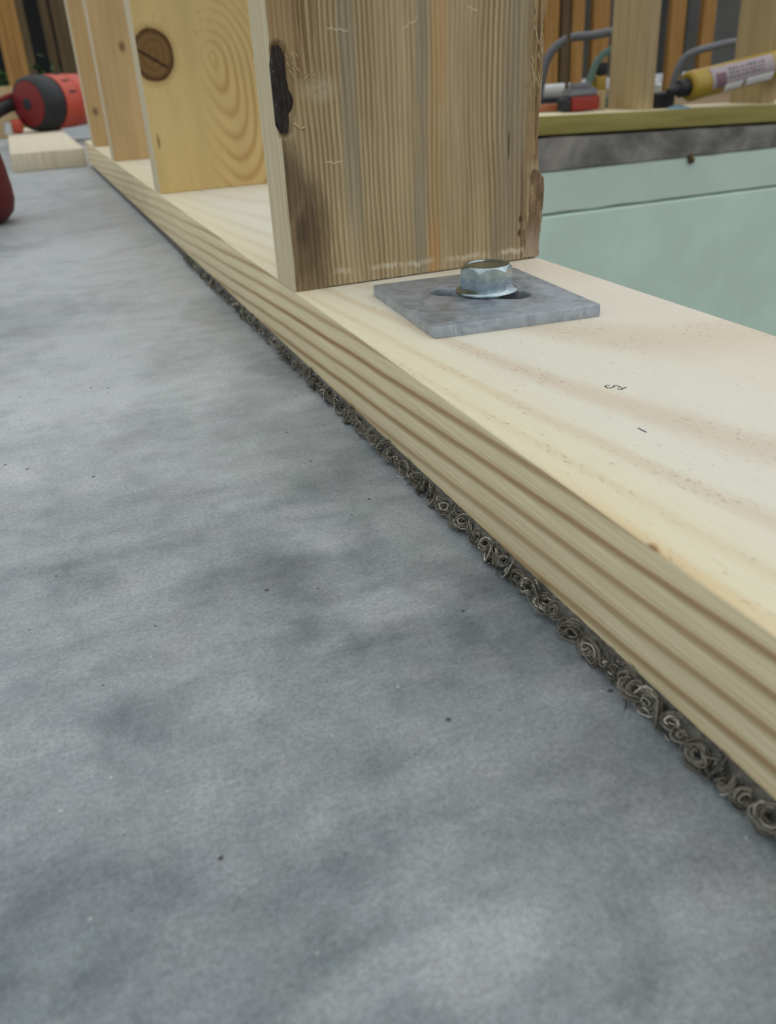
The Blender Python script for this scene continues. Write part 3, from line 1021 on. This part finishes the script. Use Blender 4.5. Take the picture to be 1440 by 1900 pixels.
    for i in (0, nz_):
        for j in range(nu_):
            a = i * q + j
            bf.append((a, a + 1, a + 1 + nb, a + nb))
    b = from_py('bark_strip', bv, bf, M_BARK2, root, True, 60)
    b['label'] = 'brown bark left on the edge'
    # torn fibres and splinters standing off the face
    rnd = random.Random(5)
    fv, ff = [], []
    def splinter(p, d_, L, r, curl=0.0):
        p = Vector(p); d_ = Vector(d_).normalized()
        pts = []
        for i in range(6):
            t = i / 5
            pts.append(p + d_ * L * t + Vector((0, -1, 0)) * curl * L * t * t)
        tube_data(pts, [r * 0.6, r, r, r * 0.8, r * 0.6, r * 0.15], 5, True, fv, ff)
    for i in range(15):
        z = rnd.uniform(0.11, 0.158)
        splinter((right_edge(z) - rnd.uniform(0.001, 0.010), 0.0002, z), (rnd.uniform(-0.25, 0.3), -0.12, -1), rnd.uniform(0.004, 0.013), rnd.uniform(0.0002, 0.00045), rnd.uniform(0, 0.15))
    for i in range(22):
        splinter((rnd.uniform(0.019, 0.032), 0.0004, rnd.uniform(0.111, 0.122)), (rnd.uniform(-0.5, 0.4), -0.2, rnd.uniform(-1, 1)), rnd.uniform(0.002, 0.006), rnd.uniform(0.00015, 0.0003), 0.15)
    for i in range(10):
        splinter((rnd.uniform(0.008, 0.014), 0.0004, rnd.uniform(0.120, 0.134)), (rnd.uniform(0.0, 0.7), -0.2, -1), rnd.uniform(0.003, 0.008), 0.0003, 0.15)
    splinter((0.0095, 0.0002, 0.0965), (0.75, -0.2, -0.75), 0.0055, 0.00055, 0.1)
    splinter((0.0128, -0.0006, 0.0928), (1.0, -0.1, 0.35), 0.0046, 0.0006, 0.1)
    for i in range(60):
        u = rnd.uniform(0.03, 0.172)
        splinter((u, 0.0002, rnd.uniform(0.002, 0.007)), (rnd.uniform(-0.4, 0.4), -0.15, -1), rnd.uniform(0.0012, 0.0036), rnd.uniform(0.00012, 0.00026), 0.1)
    s = from_py('torn_fibre', fv, ff, M_SPLINTER, root, True)
    s['kind'] = 'stuff'
    return root
build_near_stud()

# ------------------------------------------------------------------ the other studs on the near plate
def stud(x, y, w, t, h, z, m, label, group, bev=0.0015, name='wall_stud'):
    bm = box_bm((0, 0, 0), (w, t, h), bev, 2)
    o = from_bm(name, bm, m, None, True, 30)
    o.location = (x, y, z)
    return tag(o, label, 'stud', group)
stud(X0 + 0.0010, 1.092, 0.1725, 0.046, 2.4, ZT, M_STUD_K, 'pale stud with a big brown knot and arched grain, behind the weathered stud', 'studs on the near sole plate')
stud(X0 + 0.0010, 1.590, 0.1725, 0.046, 2.4, ZT, M_STUD_C, 'plain pale stud with one small knot, next behind the knotty stud', 'studs on the near sole plate')
stud(X0 + 0.0010, 1.975, 0.1725, 0.046, 2.4, ZT, M_STUD_D, 'narrow-looking pale stud at the far end of the near plate, beside the red tool', 'studs on the near sole plate')

# ------------------------------------------------------------------ washer plate and bolt
def build_washer():
    th = 0.0062
    corners = [(0.1738, 0.3885), (0.2668, 0.3800), (0.2735, 0.4850), (0.1802, 0.4925)]
    cx = sum(c[0] for c in corners) / 4; cy = sum(c[1] for c in corners) / 4
    rc = 0.0028
    outer = []
    for i in range(4):
        p = Vector(corners[i]); a = (Vector(corners[i - 1]) - p).normalized(); b = (Vector(corners[(i + 1) % 4]) - p).normalized()
        p0, p2 = p + a * rc, p + b * rc
        for k in range(5):
            t = k / 4
            outer.append((p0 * (1 - t) ** 2 + p * 2 * t * (1 - t) + p2 * t * t))
    s0, s1, sr = Vector((0.2105, 0.4520)), Vector((0.2385, 0.4240)), 0.0095
    ax = (s1 - s0).normalized(); nrm = Vector((-ax.y, ax.x))
    inner = []
    for k in range(15):
        a = math.pi * k / 14
        inner.append(s1 + (nrm * -math.cos(a) + ax * math.sin(a)) * sr)
    for k in range(15):
        a = math.pi * k / 14
        inner.append(s0 + (nrm * math.cos(a) - ax * math.sin(a)) * sr)
    bm = bmesh.new()
    def inset(loop, dd, out):
        c = sum(loop, Vector((0, 0))) / len(loop)
        res = []
        n = len(loop)
        for i in range(n):
            t = (loop[(i + 1) % n] - loop[i - 1]).normalized()
            nn = Vector((t.y, -t.x))
            res.append(loop[i] - nn * dd * out)
        return res
    b = 0.0009
    lay = [(0.0, 0.0), (th - b, 0.0), (th - b * 0.3, b * 0.3), (th, b)]
    def wall(loop, sgn):
        rows = []
        for z, dd in lay:
            rows.append([bm.verts.new((p.x, p.y, z)) for p in inset(loop, dd, sgn)])
        for r0, r1 in zip(rows, rows[1:]):
            for k in range(len(r0)):
                bm.faces.new((r0[k], r0[(k + 1) % len(r0)], r1[(k + 1) % len(r0)], r1[k]))
        return rows
    ro = wall(outer, 1)
    ri = wall(inner, 1 if False else -1)
    for idx in (0, -1):
        edges = []
        for loop in (ro[idx], ri[idx]):
            for a, c_ in zip(loop, loop[1:] + loop[:1]):
                edges.append(bm.edges.get((a, c_)) or bm.edges.new((a, c_)))
        bmesh.ops.triangle_fill(bm, use_beauty=True, edges=edges)
    for v in bm.verts:
        v.co.x -= cx; v.co.y -= cy
    o = from_bm('washer_plate', bm, M_GALV, None, True, 28)
    o.location = (cx, cy, ZT + 0.0001)
    return tag(o, 'square galvanised steel washer plate with a diagonal slot, lying on the sole plate', 'washer plate')
build_washer()

def build_bolt():
    zb = ZT + 0.0063
    c = Vector((0.2292, 0.4385, zb))
    root = empty('flange_bolt', c, 'zinc-plated hexagon flange bolt through the slot of the washer plate', 'bolt')
    # flange: a domed disc with a serrated underside
    n = 72
    bm = bmesh.new()
    prof = [(0.0162, 0.0000), (0.0174, 0.0006), (0.0176, 0.0014), (0.0171, 0.0021), (0.0156, 0.0028), (0.0138, 0.0040), (0.0100, 0.0048)]
    rows = []
    for i, (r, z) in enumerate(prof):
        row = []
        for k in range(n):
            a = 2 * math.pi * k / n
            rr, zz = r, z
            if i == 0:
                zz = 0.0007 if k % 3 == 0 else 0.0
            row.append(bm.verts.new((rr * math.cos(a), rr * math.sin(a), zz)))
        rows.append(row)
    for a, b in zip(rows, rows[1:]):
        for k in range(n):
            bm.faces.new((a[k], a[(k + 1) % n], b[(k + 1) % n], b[k]))
    bm.faces.new(rows[0][::-1]); bm.faces.new(rows[-1])
    from_bm('flange', bm, M_ZINC, root, True, 40)
    # hexagonal head with a chamfered crown
    bm = bmesh.new()
    n = 96
    R = 0.0150
    inr = R * math.cos(math.pi / 6)
    off = math.radians(-133)
    def hexr(a):
        q = ((a - off) % (math.pi / 3)) - math.pi / 6
        return inr / math.cos(q)
    ztop = 0.0156
    rows = []
    for lev in range(5):
        row = []
        for k in range(n):
            a = 2 * math.pi * k / n + off
            r = hexr(a)
            rch = inr * 0.97
            if lev == 0: z = 0.0022
            elif lev == 1: z = ztop - max(0.0, (r - rch)) * 1.15
            elif lev == 2: r, z = min(r, rch), ztop
            elif lev == 3: r, z = rch * 0.90, ztop
            else: r, z = rch * 0.82, ztop - 0.0006
            row.append(bm.verts.new((r * math.cos(a), r * math.sin(a), z)))
        rows.append(row)
    for a, b in zip(rows, rows[1:]):
        for k in range(n):
            bm.faces.new((a[k], a[(k + 1) % n], b[(k + 1) % n], b[k]))
    bm.faces.new(rows[0][::-1]); bm.faces.new(rows[-1])
    from_bm('hex_head', bm, M_ZINC, root, True, 18)
    # shank going down through slot and hole
    lathe('shank', [(0.0070, -0.040), (0.0078, -0.039), (0.0078, 0.001), (0.0070, 0.001)], M_ZINC, root, 24)
    return root
build_bolt()

# ------------------------------------------------------------------ far sole plate, studs and clutter on it
ang = math.atan(FS)
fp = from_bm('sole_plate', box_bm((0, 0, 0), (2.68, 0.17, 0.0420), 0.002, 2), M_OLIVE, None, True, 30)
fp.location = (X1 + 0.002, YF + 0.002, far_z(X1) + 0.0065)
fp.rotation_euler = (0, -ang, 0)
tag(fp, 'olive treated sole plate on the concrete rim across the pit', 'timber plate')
def fpz(x):
    return far_z(x) + 0.0065 + 0.0420
stud(1.421, 1.93, 0.046, 0.125, 2.4, fpz(1.45), M_FARSTUD, 'pale stud on the far plate between the red tool and the yellow tube', 'studs on the far sole plate')
stud(1.818, 1.945, 0.046, 0.12, 2.4, fpz(1.83), M_FARSTUD, 'pale stud on the far plate behind the yellow tube', 'studs on the far sole plate')

# red tool with black end cap and grey housing on top
x, y = 1.290, 1.990
z = fpz(x) + 0.0016
t = empty('laser_level', (x, y, z), 'small red and black hand tool lying on the far plate beside a thin post', 'hand tool')
bm = box_bm((-0.030, -0.02, 0.0), (0.052, 0.022, 0.034), 0.008, 3); from_bm('red_case', bm, M_DRED, t, True, 40)['label'] = 'red case'
bm = box_bm((-0.050, -0.019, 0.001), (-0.029, 0.021, 0.033), 0.008, 3); from_bm('end_cap', bm, M_RUBBER, t, True, 40)['label'] = 'black end cap'
bm = bmesh.new()
add_box(bm, (-0.038, -0.016, 0.033), (0.046, 0.018, 0.050)); add_box(bm, (-0.024, -0.012, 0.050), (0.030, 0.014, 0.062))
bmesh.ops.bevel(bm, geom=bm.edges[:], offset=0.004, segments=2, affect='EDGES'); from_bm('grey_housing', bm, M_GREYPL, t, True, 40)['label'] = 'grey top housing'

p = from_bm('thin_post', box_bm((-0.004, -0.004, 0), (0.004, 0.004, 1.2), 0.001, 1), M_BROWN)
p.location = (1.338, 2.12, far_z(1.338) - 0.012 + 0.012)
tag(p, 'thin dark brown rod standing behind the red hand tool', 'rod')

# grey hose arching up behind the plate
hp = smooth_path([(1.302, 2.205, 0.003), (1.306, 2.205, 0.06), (1.325, 2.205, 0.145), (1.348, 2.20, 0.182), (1.395, 2.20, 0.203), (1.46, 2.20, 0.206), (1.56, 2.21, 0.211), (1.64, 2.30, 0.17), (1.66, 2.36, 0.06), (1.665, 2.38, -0.018)])
tag(tube('grey_hose', hp, 0.0105, M_HOSE), 'dark grey hose arching up behind the far plate, left of the pale stud', 'hose')
hp = smooth_path([(1.90, 2.42, -0.028), (1.905, 2.42, 0.06), (1.925, 2.41, 0.128), (1.96, 2.40, 0.150), (2.02, 2.40, 0.160), (2.12, 2.40, 0.170), (2.22, 2.42, 0.15), (2.27, 2.45, 0.05), (2.28, 2.46, -0.035)])
tag(tube('grey_hose', hp, 0.0105, M_HOSE), 'dark grey hose arching behind the yellow tube', 'hose')
# white pipe with dark underside, and a copper strip
pp = empty('pipe_bundle', (1.315, 2.27, far_z(1.315) - 0.011), 'white pipe lying on a black block behind the far plate', 'pipe')
lathe('white_pipe', [(0.0, -0.125), (0.019, -0.125), (0.019, 0.125), (0.0, 0.125)], M_WHITE, pp, 24, axis_mtx((0.0, 0, 0.097), (1, 0, 0)))
bm = box_bm((-0.12, -0.02, 0.0), (0.12, 0.02, 0.079), 0.004, 2); from_bm('black_block', bm, M_RUBBER, pp, True, 40)['label'] = 'black block under the pipe'
cs = from_bm('copper_bar', box_bm((-0.16, -0.008, 0.0), (0.05, 0.010, 0.018), 0.003, 2), M_COPPER, None, True, 40)
cs.location = (1.235, 2.045, fpz(1.22)); cs.rotation_euler = (0, -ang, 0)
tag(cs, 'copper-brown bar lying on the far plate beside the weathered stud', 'bar')
# bag with webbing strap and yellow patch behind the pale stud
bg_ = empty('tool_bag', (1.50, 2.25, far_z(1.5) - 0.012), 'grey-green bag with a webbing handle and yellow tab behind the pale stud', 'bag')
bm = box_bm((-0.045, -0.03, 0.0), (0.09, 0.05, 0.085), 0.012, 3); from_bm('bag_body', bm, M_TEAL2, bg_, True, 40)
hp = smooth_path([(-0.06, -0.035, 0.05), (-0.045, -0.035, 0.09), (-0.025, -0.033, 0.135), (-0.002, -0.03, 0.175), (0.04, -0.03, 0.195), (0.07, -0.03, 0.16), (0.082, -0.03, 0.085)])
tube('strap', hp, 0.0095, M_TEAL2, bg_)
bm = box_bm((-0.012, -0.042, 0.085), (0.020, -0.015, 0.135), 0.006, 2); from_bm('yellow_tab', bm, M_YELLOW, bg_, True, 40)['label'] = 'yellow tab'
bm = box_bm((0.0, -0.030, 0.135), (0.030, -0.012, 0.168), 0.006, 2); from_bm('dark_buckle', bm, M_RUBBER, bg_, True, 40)['label'] = 'dark buckle'

wk = from_bm('wood_peg', box_bm((-0.008, -0.008, 0), (0.008, 0.008, 0.045), 0.002, 2), M_FARSTUD, None, True, 40)
wk.location = (1.377, 2.02, fpz(1.377))
tag(wk, 'short pale wooden peg between the red hand tool and the pale stud', 'peg')

# yellow adhesive tube with labels, nozzle on the left
ta = Vector((1.545, 1.905, 0.0815)); tb = Vector((1.885, 1.905, 0.1260))
axis = (tb - ta).normalized()
L = (tb - ta).length
tz = fpz(1.55)
tubeo = empty('adhesive_tube', (ta.x, ta.y, tz), 'mustard yellow adhesive tube with a pale printed label, lying tilted on the far plate', 'adhesive tube')
loc = Vector((0, 0, ta.z - tz))
mt = axis_mtx(loc, axis)
TR = 0.034
lathe('tube_body', [(0.0, -0.002), (TR * 0.86, -0.002), (TR, 0.004), (TR, 0.030), (TR * 0.97, 0.034), (TR * 0.97, L - 0.02), (TR, L - 0.016), (TR, L), (0.0, L)], M_YELLOW, tubeo, 40, mt)
def patch(name, a0, a1, h0, h1, r, m, parent, seg=12):
    """thin curved label on the tube: angles in degrees about the tube, 0 facing the camera side"""
    u = Vector((0, -1, 0)); u = (u - axis * u.dot(axis)).normalized()
    v = axis.cross(u)                                   # points up or down the tube's flank
    if v.z < 0: v = -v
    vs, fs = [], []
    for rr in (r, r - 0.0012):
        for i in range(seg + 1):
            a = math.radians(a0 + (a1 - a0) * i / seg)
            n_ = u * math.cos(a) + v * math.sin(a)
            for h in (h0, h1):
                vs.append(tuple(loc + axis * h + n_ * rr))
    m2 = 2 * (seg + 1)
    for i in range(seg):
        a = 2 * i
        fs.append((a, a + 1, a + 3, a + 2)); fs.append((a + m2, a + 2 + m2, a + 3 + m2, a + 1 + m2))
        for k in (0, 1):
            fs.append((a + k, a + 2 + k, a + 2 + k + m2, a + k + m2))
    for a in (0, 2 * seg):
        fs.append((a, a + 1, a + 1 + m2, a + m2))
    return from_py(name, vs, fs, m, parent, True, 40)
lab = patch('label', -26, 62, 0.048, 0.235, TR + 0.0002, M_LABEL, tubeo)
lab['label'] = 'pale lilac printed label'
patch('plum_panel', -24, 30, 0.058, 0.088, TR + 0.0006, M_LABELP, lab)
patch('white_panel', -50, -20, 0.086, 0.140, TR + 0.0010, M_LABELW, tubeo)['label'] = 'white label panel'
patch('white_panel', -50, -16, 0.150, 0.232, TR + 0.0010, M_LABELW, tubeo)['label'] = 'white label panel'
rnd = random.Random(9)
for row in range(3):
    h = 0.094 + row * 0.002
    for k in range(9):
        wv = rnd.uniform(0.005, 0.011)
        a = 2 + row * 15
        patch('print_stroke', a, a + rnd.uniform(6, 11), h, h + wv, TR + 0.0007, M_PRINT if (row + k) % 3 else M_LABELP, lab, 3)
        h += wv + rnd.uniform(0.002, 0.006)
        if h > 0.225: break
lathe('nozzle_collar', [(0.0, -0.001), (0.020, -0.001), (0.020, -0.026), (0.012, -0.032), (0.0, -0.032)][::-1], M_RUBBER, tubeo, 28, mt)
lathe('nozzle', [(0.0, -0.058), (0.007, -0.058), (0.013, -0.030), (0.0, -0.030)], M_RUBBER, tubeo, 24, mt)
lathe('plunger_cap', [(0.0, L), (0.022, L), (0.022, L + 0.05), (0.0, L + 0.05)], M_TEAL, tubeo, 28, mt)
patch('teal_band', -22, 20, 0.2500, L - 0.001, TR + 0.0012, M_TEAL, tubeo)['label'] = 'dark teal band'
# what the tube leans on
sv = empty('silver_can', (1.585, 2.132, far_z(1.585) - 0.0), 'small silver can behind the nozzle of the yellow tube', 'can')
lathe('can_body', [(0.0, 0.0), (0.044, 0.0), (0.046, 0.003), (0.046, 0.098), (0.043, 0.102), (0.0, 0.102)], M_SILVER, sv, 36)
lathe('can_lid', [(0.0, 0.102), (0.038, 0.102), (0.038, 0.109), (0.034, 0.111), (0.0, 0.111)], M_WHITE, sv, 36)
bk = from_bm('black_block', box_bm((-0.03, -0.03, 0.0), (0.03, 0.03, 0.035), 0.006, 2), M_RUBBER, None, True, 40)
bk.location = (1.522, 1.985, fpz(1.522) + 0.0012)
tag(bk, 'small black block under the silver can, right of the pale stud', 'block')
vs, fs = [], []
for i in range(15):
    for j in range(9):
        a, b = i / 14 - 0.5, j / 8 - 0.5
        rr = max(0.0, 1 - (2 * a) ** 2) * max(0.0, 1 - (2 * b) ** 2)
        vs.append((a * 0.052, b * 0.036, 0.0010 + 0.0095 * rr ** 0.6 * (0.7 + 0.4 * mnoise.noise(Vector((a * 5, b * 5, 2))))))
for i in range(14):
    for j in range(8):
        k = i * 9 + j
        fs.append((k, k + 1, k + 10, k + 9))
nb = len(vs)
vs += [(x, y, 0.0) for x, y, z in vs]
for i in range(14):
    for j in range(8):
        k = nb + i * 9 + j
        fs.append((k, k + 9, k + 10, k + 1))
for i in range(14):
    for j in (0, 8):
        k = i * 9 + j; fs.append((k, k + 9, k + 9 + nb, k + nb))
for j in range(8):
    for i in (0, 14):
        k = i * 9 + j; fs.append((k, k + 1, k + 1 + nb, k + nb))
rag = from_py('blue_rag', vs, fs, M_BLUE, None, True, 60)
rag.location = (1.535, 1.922, fpz(1.55))
tag(rag, 'crumpled pale blue rag under the yellow tube nozzle', 'rag')
# resin drip on the rim
bm = bmesh.new()
bmesh.ops.create_icosphere(bm, subdivisions=3, radius=0.012)
for v in bm.verts:
    v.co.x *= 0.75; v.co.y *= 0.7
    v.co += v.co.normalized() * 0.004 * mnoise.noise(v.co * 120)
dr = from_bm('brown_drip', bm, plain('brown_resin', (92, 74, 50), 0.6, 0.3), None, True)
dr.location = (1.572, YF - 0.002, -0.083)
tag(dr, 'small brown lump hanging from the lower edge of the concrete rim', 'lump')

# ------------------------------------------------------------------ left: offcut, red power tool, red canister
oc = from_bm('timber_offcut', box_bm((0, 0, 0), (0.158, 1.20, 0.038), 0.0022, 2), M_OFFCUT, None, True, 30)
oc.location = (-0.020, 2.205, 0.0)
tag(oc, 'short pale timber offcut flat on the slab under the red power tool', 'timber')

ax = Vector((0.74, 0.67, 0.0)).normalized()
R0 = 0.067
base = Vector((0.074, 3.06, 0.0382))
tool = empty('power_tool', base, 'orange-red power tool with a black rubber ring, lying on the timber offcut', 'power tool')
tool.scale = (1.15, 1.15, 1.15)
c0 = Vector((0, 0, R0 + 0.001))
mt = axis_mtx(c0, ax)
lathe('rubber_ring', [(0.050, -0.018), (0.057, -0.020), (0.064, -0.012), (R0, 0.004), (R0, 0.038), (0.063, 0.050), (0.050, 0.052)], M_RUBBER, tool, 44, mt)
lathe('end_disc', [(0.0, -0.021), (0.012, -0.021), (0.014, -0.024), (0.048, -0.024), (0.054, -0.020), (0.054, -0.008), (0.0, -0.008)], M_TOOLDISC, tool, 44, mt)['label'] = 'deep red end disc'
lathe('hub', [(0.0, -0.027), (0.012, -0.027), (0.0145, -0.024), (0.0145, -0.019), (0.0, -0.019)], M_RUBBER, tool, 24, mt)
lathe('motor_housing', [(0.0, 0.050), (0.066, 0.050), (0.067, 0.060), (0.066, 0.100), (0.063, 0.104), (0.066, 0.108), (0.064, 0.160), (0.058, 0.200), (0.0, 0.206)], M_TOOLRED, tool, 44, mt)
for k in range(5):
    a = math.radians(20 + k * 28)
    sd = ax.cross(Vector((0, 0, 1))).normalized()
    nn = Vector((0, 0, 1)) * math.sin(a) + sd * math.cos(a)
    pc = c0 + nn * 0.0655 + ax * 0.08
    v, f = tube_data([pc - ax * 0.012, pc + ax * 0.012], 0.003, 8)
    from_py('vent_slot', v, f, M_RUBBER, tool)
hp = smooth_path([c0 + Vector((-0.030, 0.050, 0.004)), c0 + Vector((-0.060, 0.03, 0.0)), c0 + Vector((-0.090, 0.0, -0.010)), c0 + Vector((-0.125, -0.03, -0.026)), c0 + Vector((-0.17, -0.05, -0.032))])
tube('handle', hp, 0.017, M_RUBBER, tool, 18)
tube('handle_rib', [c0 + Vector((-0.050, 0.035, 0.022)), c0 + Vector((-0.095, 0.0, 0.010))], 0.007, M_TOOLDISC, tool, 14)
bm = box_bm((-0.070, -0.010, 0.001), (-0.040, 0.03, 0.034), 0.008, 3); from_bm('trigger_block', bm, M_TOOLRED, tool, True, 40)
lathe('steel_collar', [(0.0, 0.0), (0.010, 0.0), (0.010, 0.028), (0.0, 0.028)], M_SILVER, tool, 20, axis_mtx(Vector((-0.078, -0.03, 0.0015)), (0.1, -0.1, 1)))

rc = Vector((-0.0985, 1.42, 0.0))
can = empty('red_canister', rc, 'dark red plastic canister standing on the slab, cut off by the picture edge', 'canister')
lathe('canister_body', [(0.0, 0.0), (0.050, 0.0), (0.064, 0.004), (0.074, 0.014), (0.0785, 0.030), (0.0785, 0.045), (0.076, 0.075), (0.0715, 0.105), (0.066, 0.128), (0.052, 0.142), (0.030, 0.150), (0.024, 0.152), (0.024, 0.160), (0.0, 0.160)], M_RED, can, 48)
lathe('canister_cap', [(0.0, 0.158), (0.028, 0.158), (0.029, 0.162), (0.029, 0.180), (0.026, 0.183), (0.0, 0.183)], M_RUBBER, can, 32)

# ------------------------------------------------------------------ background
beam = from_bm('timber_beam', box_bm((-1.2, 0, 0), (0.026, 0.05, 0.165), 0.003, 2), M_FARSTUD, None, True, 30)
beam.location = (0, 3.6, 0)
tag(beam, 'pale timber plank standing on edge behind the red power tool', 'timber')
def upright(x0, x1, y, t, m, label, group=None, h=1.1, z=0.0, name='upright_board', cat='board'):
    o = from_bm(name, box_bm((0, 0, 0), (x1 - x0, t, h), 0.003, 1), m)
    o.location = (x0, y, z)
    return tag(o, label, cat, group)
upright(0.022, 0.104, 4.0, 0.045, M_ORANGE, 'orange-brown upright post at the far left, behind the red power tool', None, name='timber_post', cat='post')
upright(0.100, 0.150, 4.5, 0.03, M_BROWN, 'grey-brown upright board just right of the far left orange post', 'dark boards at the far left')
upright(0.215, 0.252, 4.6, 0.03, M_BROWN, 'first brown upright board right of the black gap at the far left', 'dark boards at the far left')
upright(0.262, 0.335, 4.6, 0.03, M_BROWN, 'second brown upright board right of the black gap at the far left', 'dark boards at the far left')
upright(-0.42, 0.46, 4.9, 0.03, M_BLACKGAP, 'black fill for the dark gaps behind the far left boards', None, name='dark_gap_fill', cat='panel')
# leafy plant
def plant(x, y, h, n, sp, label):
    root = empty('leafy_plant', (x, y, 0), label, 'plant')
    rnd = random.Random(int(x * 1000) + 5)
    vs, fs = [], []
    tips = []
    for k in range(9):
        a = rnd.uniform(0, 6.28); tip = Vector((math.cos(a) * sp, math.sin(a) * sp * 0.5, h * rnd.uniform(0.6, 1)))
        pts = [Vector((0, 0, 0)), tip * 0.5 + Vector((0, 0, h * 0.12)), tip]
        tube_data(smooth_path(pts, 4), 0.003, 5, True, vs, fs)
        tips.append(pts)
    from_py('stem', vs, fs, M_LEAF, root, True)
    vs, fs = [], []
    for i in range(n):
        p0, p1, p2 = rnd.choice(tips)
        t = rnd.uniform(0.15, 1.0)
        c = p0.lerp(p2, t) + Vector((rnd.gauss(0, 0.02), rnd.gauss(0, 0.02), rnd.gauss(0, 0.02)))
        d_ = Vector((rnd.uniform(-1, 1), rnd.uniform(-1, 1), rnd.uniform(-0.4, 1))).normalized()
        u, v = frame_of(d_)
        l = rnd.uniform(0.03, 0.06)
        b = len(vs)
        vs += [tuple(c), tuple(c + d_ * l * 0.5 + u * l * 0.22 + v * 0.004), tuple(c + d_ * l), tuple(c + d_ * l * 0.5 - u * l * 0.22 + v * 0.004)]
        fs += [(b, b + 1, b + 2), (b, b + 2, b + 3)]
    o = from_py('foliage', vs, fs, M_LEAF, root)
    o['kind'] = 'stuff'
plant(0.00, 4.25, 0.22, 240, 0.05, 'dark green plant left of the far left orange post')
plant(0.19, 4.28, 0.24, 220, 0.04, 'dark green plant at the foot of the black gap between far left boards')

G2 = 'studs of the far wall behind the pit'
def fz(x): return far_z(x) - 0.012
for x0, x1, m, lb in ((2.99, 3.090, M_ORANGE, 'orange stud of the back wall just right of the weathered stud'),
                      (3.108, 3.172, M_BROWN, 'brown stud of the back wall behind the thin rod'),
                      (3.180, 3.262, M_ORANGE, 'orange-brown stud of the back wall, left of the black strip by the grey hose'),
                      (3.326, 3.440, M_ORANGE, 'orange stud of the back wall, left beside the pale far-plate stud'),
                      (3.885, 3.992, M_ORANGE, 'orange stud of the back wall, first right of the pale far-plate stud'),
                      (4.125, 4.220, M_ORANGE, 'orange stud of the back wall, second right of the pale far-plate stud')):
    upright(x0, x1, 5.0, 0.045, m, lb, G2, 1.1, fz(x0) + 0.001, 'back_wall_stud', 'stud')
upright(3.255, 3.322, 5.12, 0.03, M_BLACKGAP, 'black strip filling the dark gap in the back wall above the grey hose', None, 1.1, fz(3.25), 'black_strip', 'strip')
upright(4.000, 4.100, 5.12, 0.03, M_BLACKGAP, 'black strip filling the dark gap in the back wall between the two orange studs right of the pale stud', None, 1.1, fz(4.0), 'black_strip', 'strip')
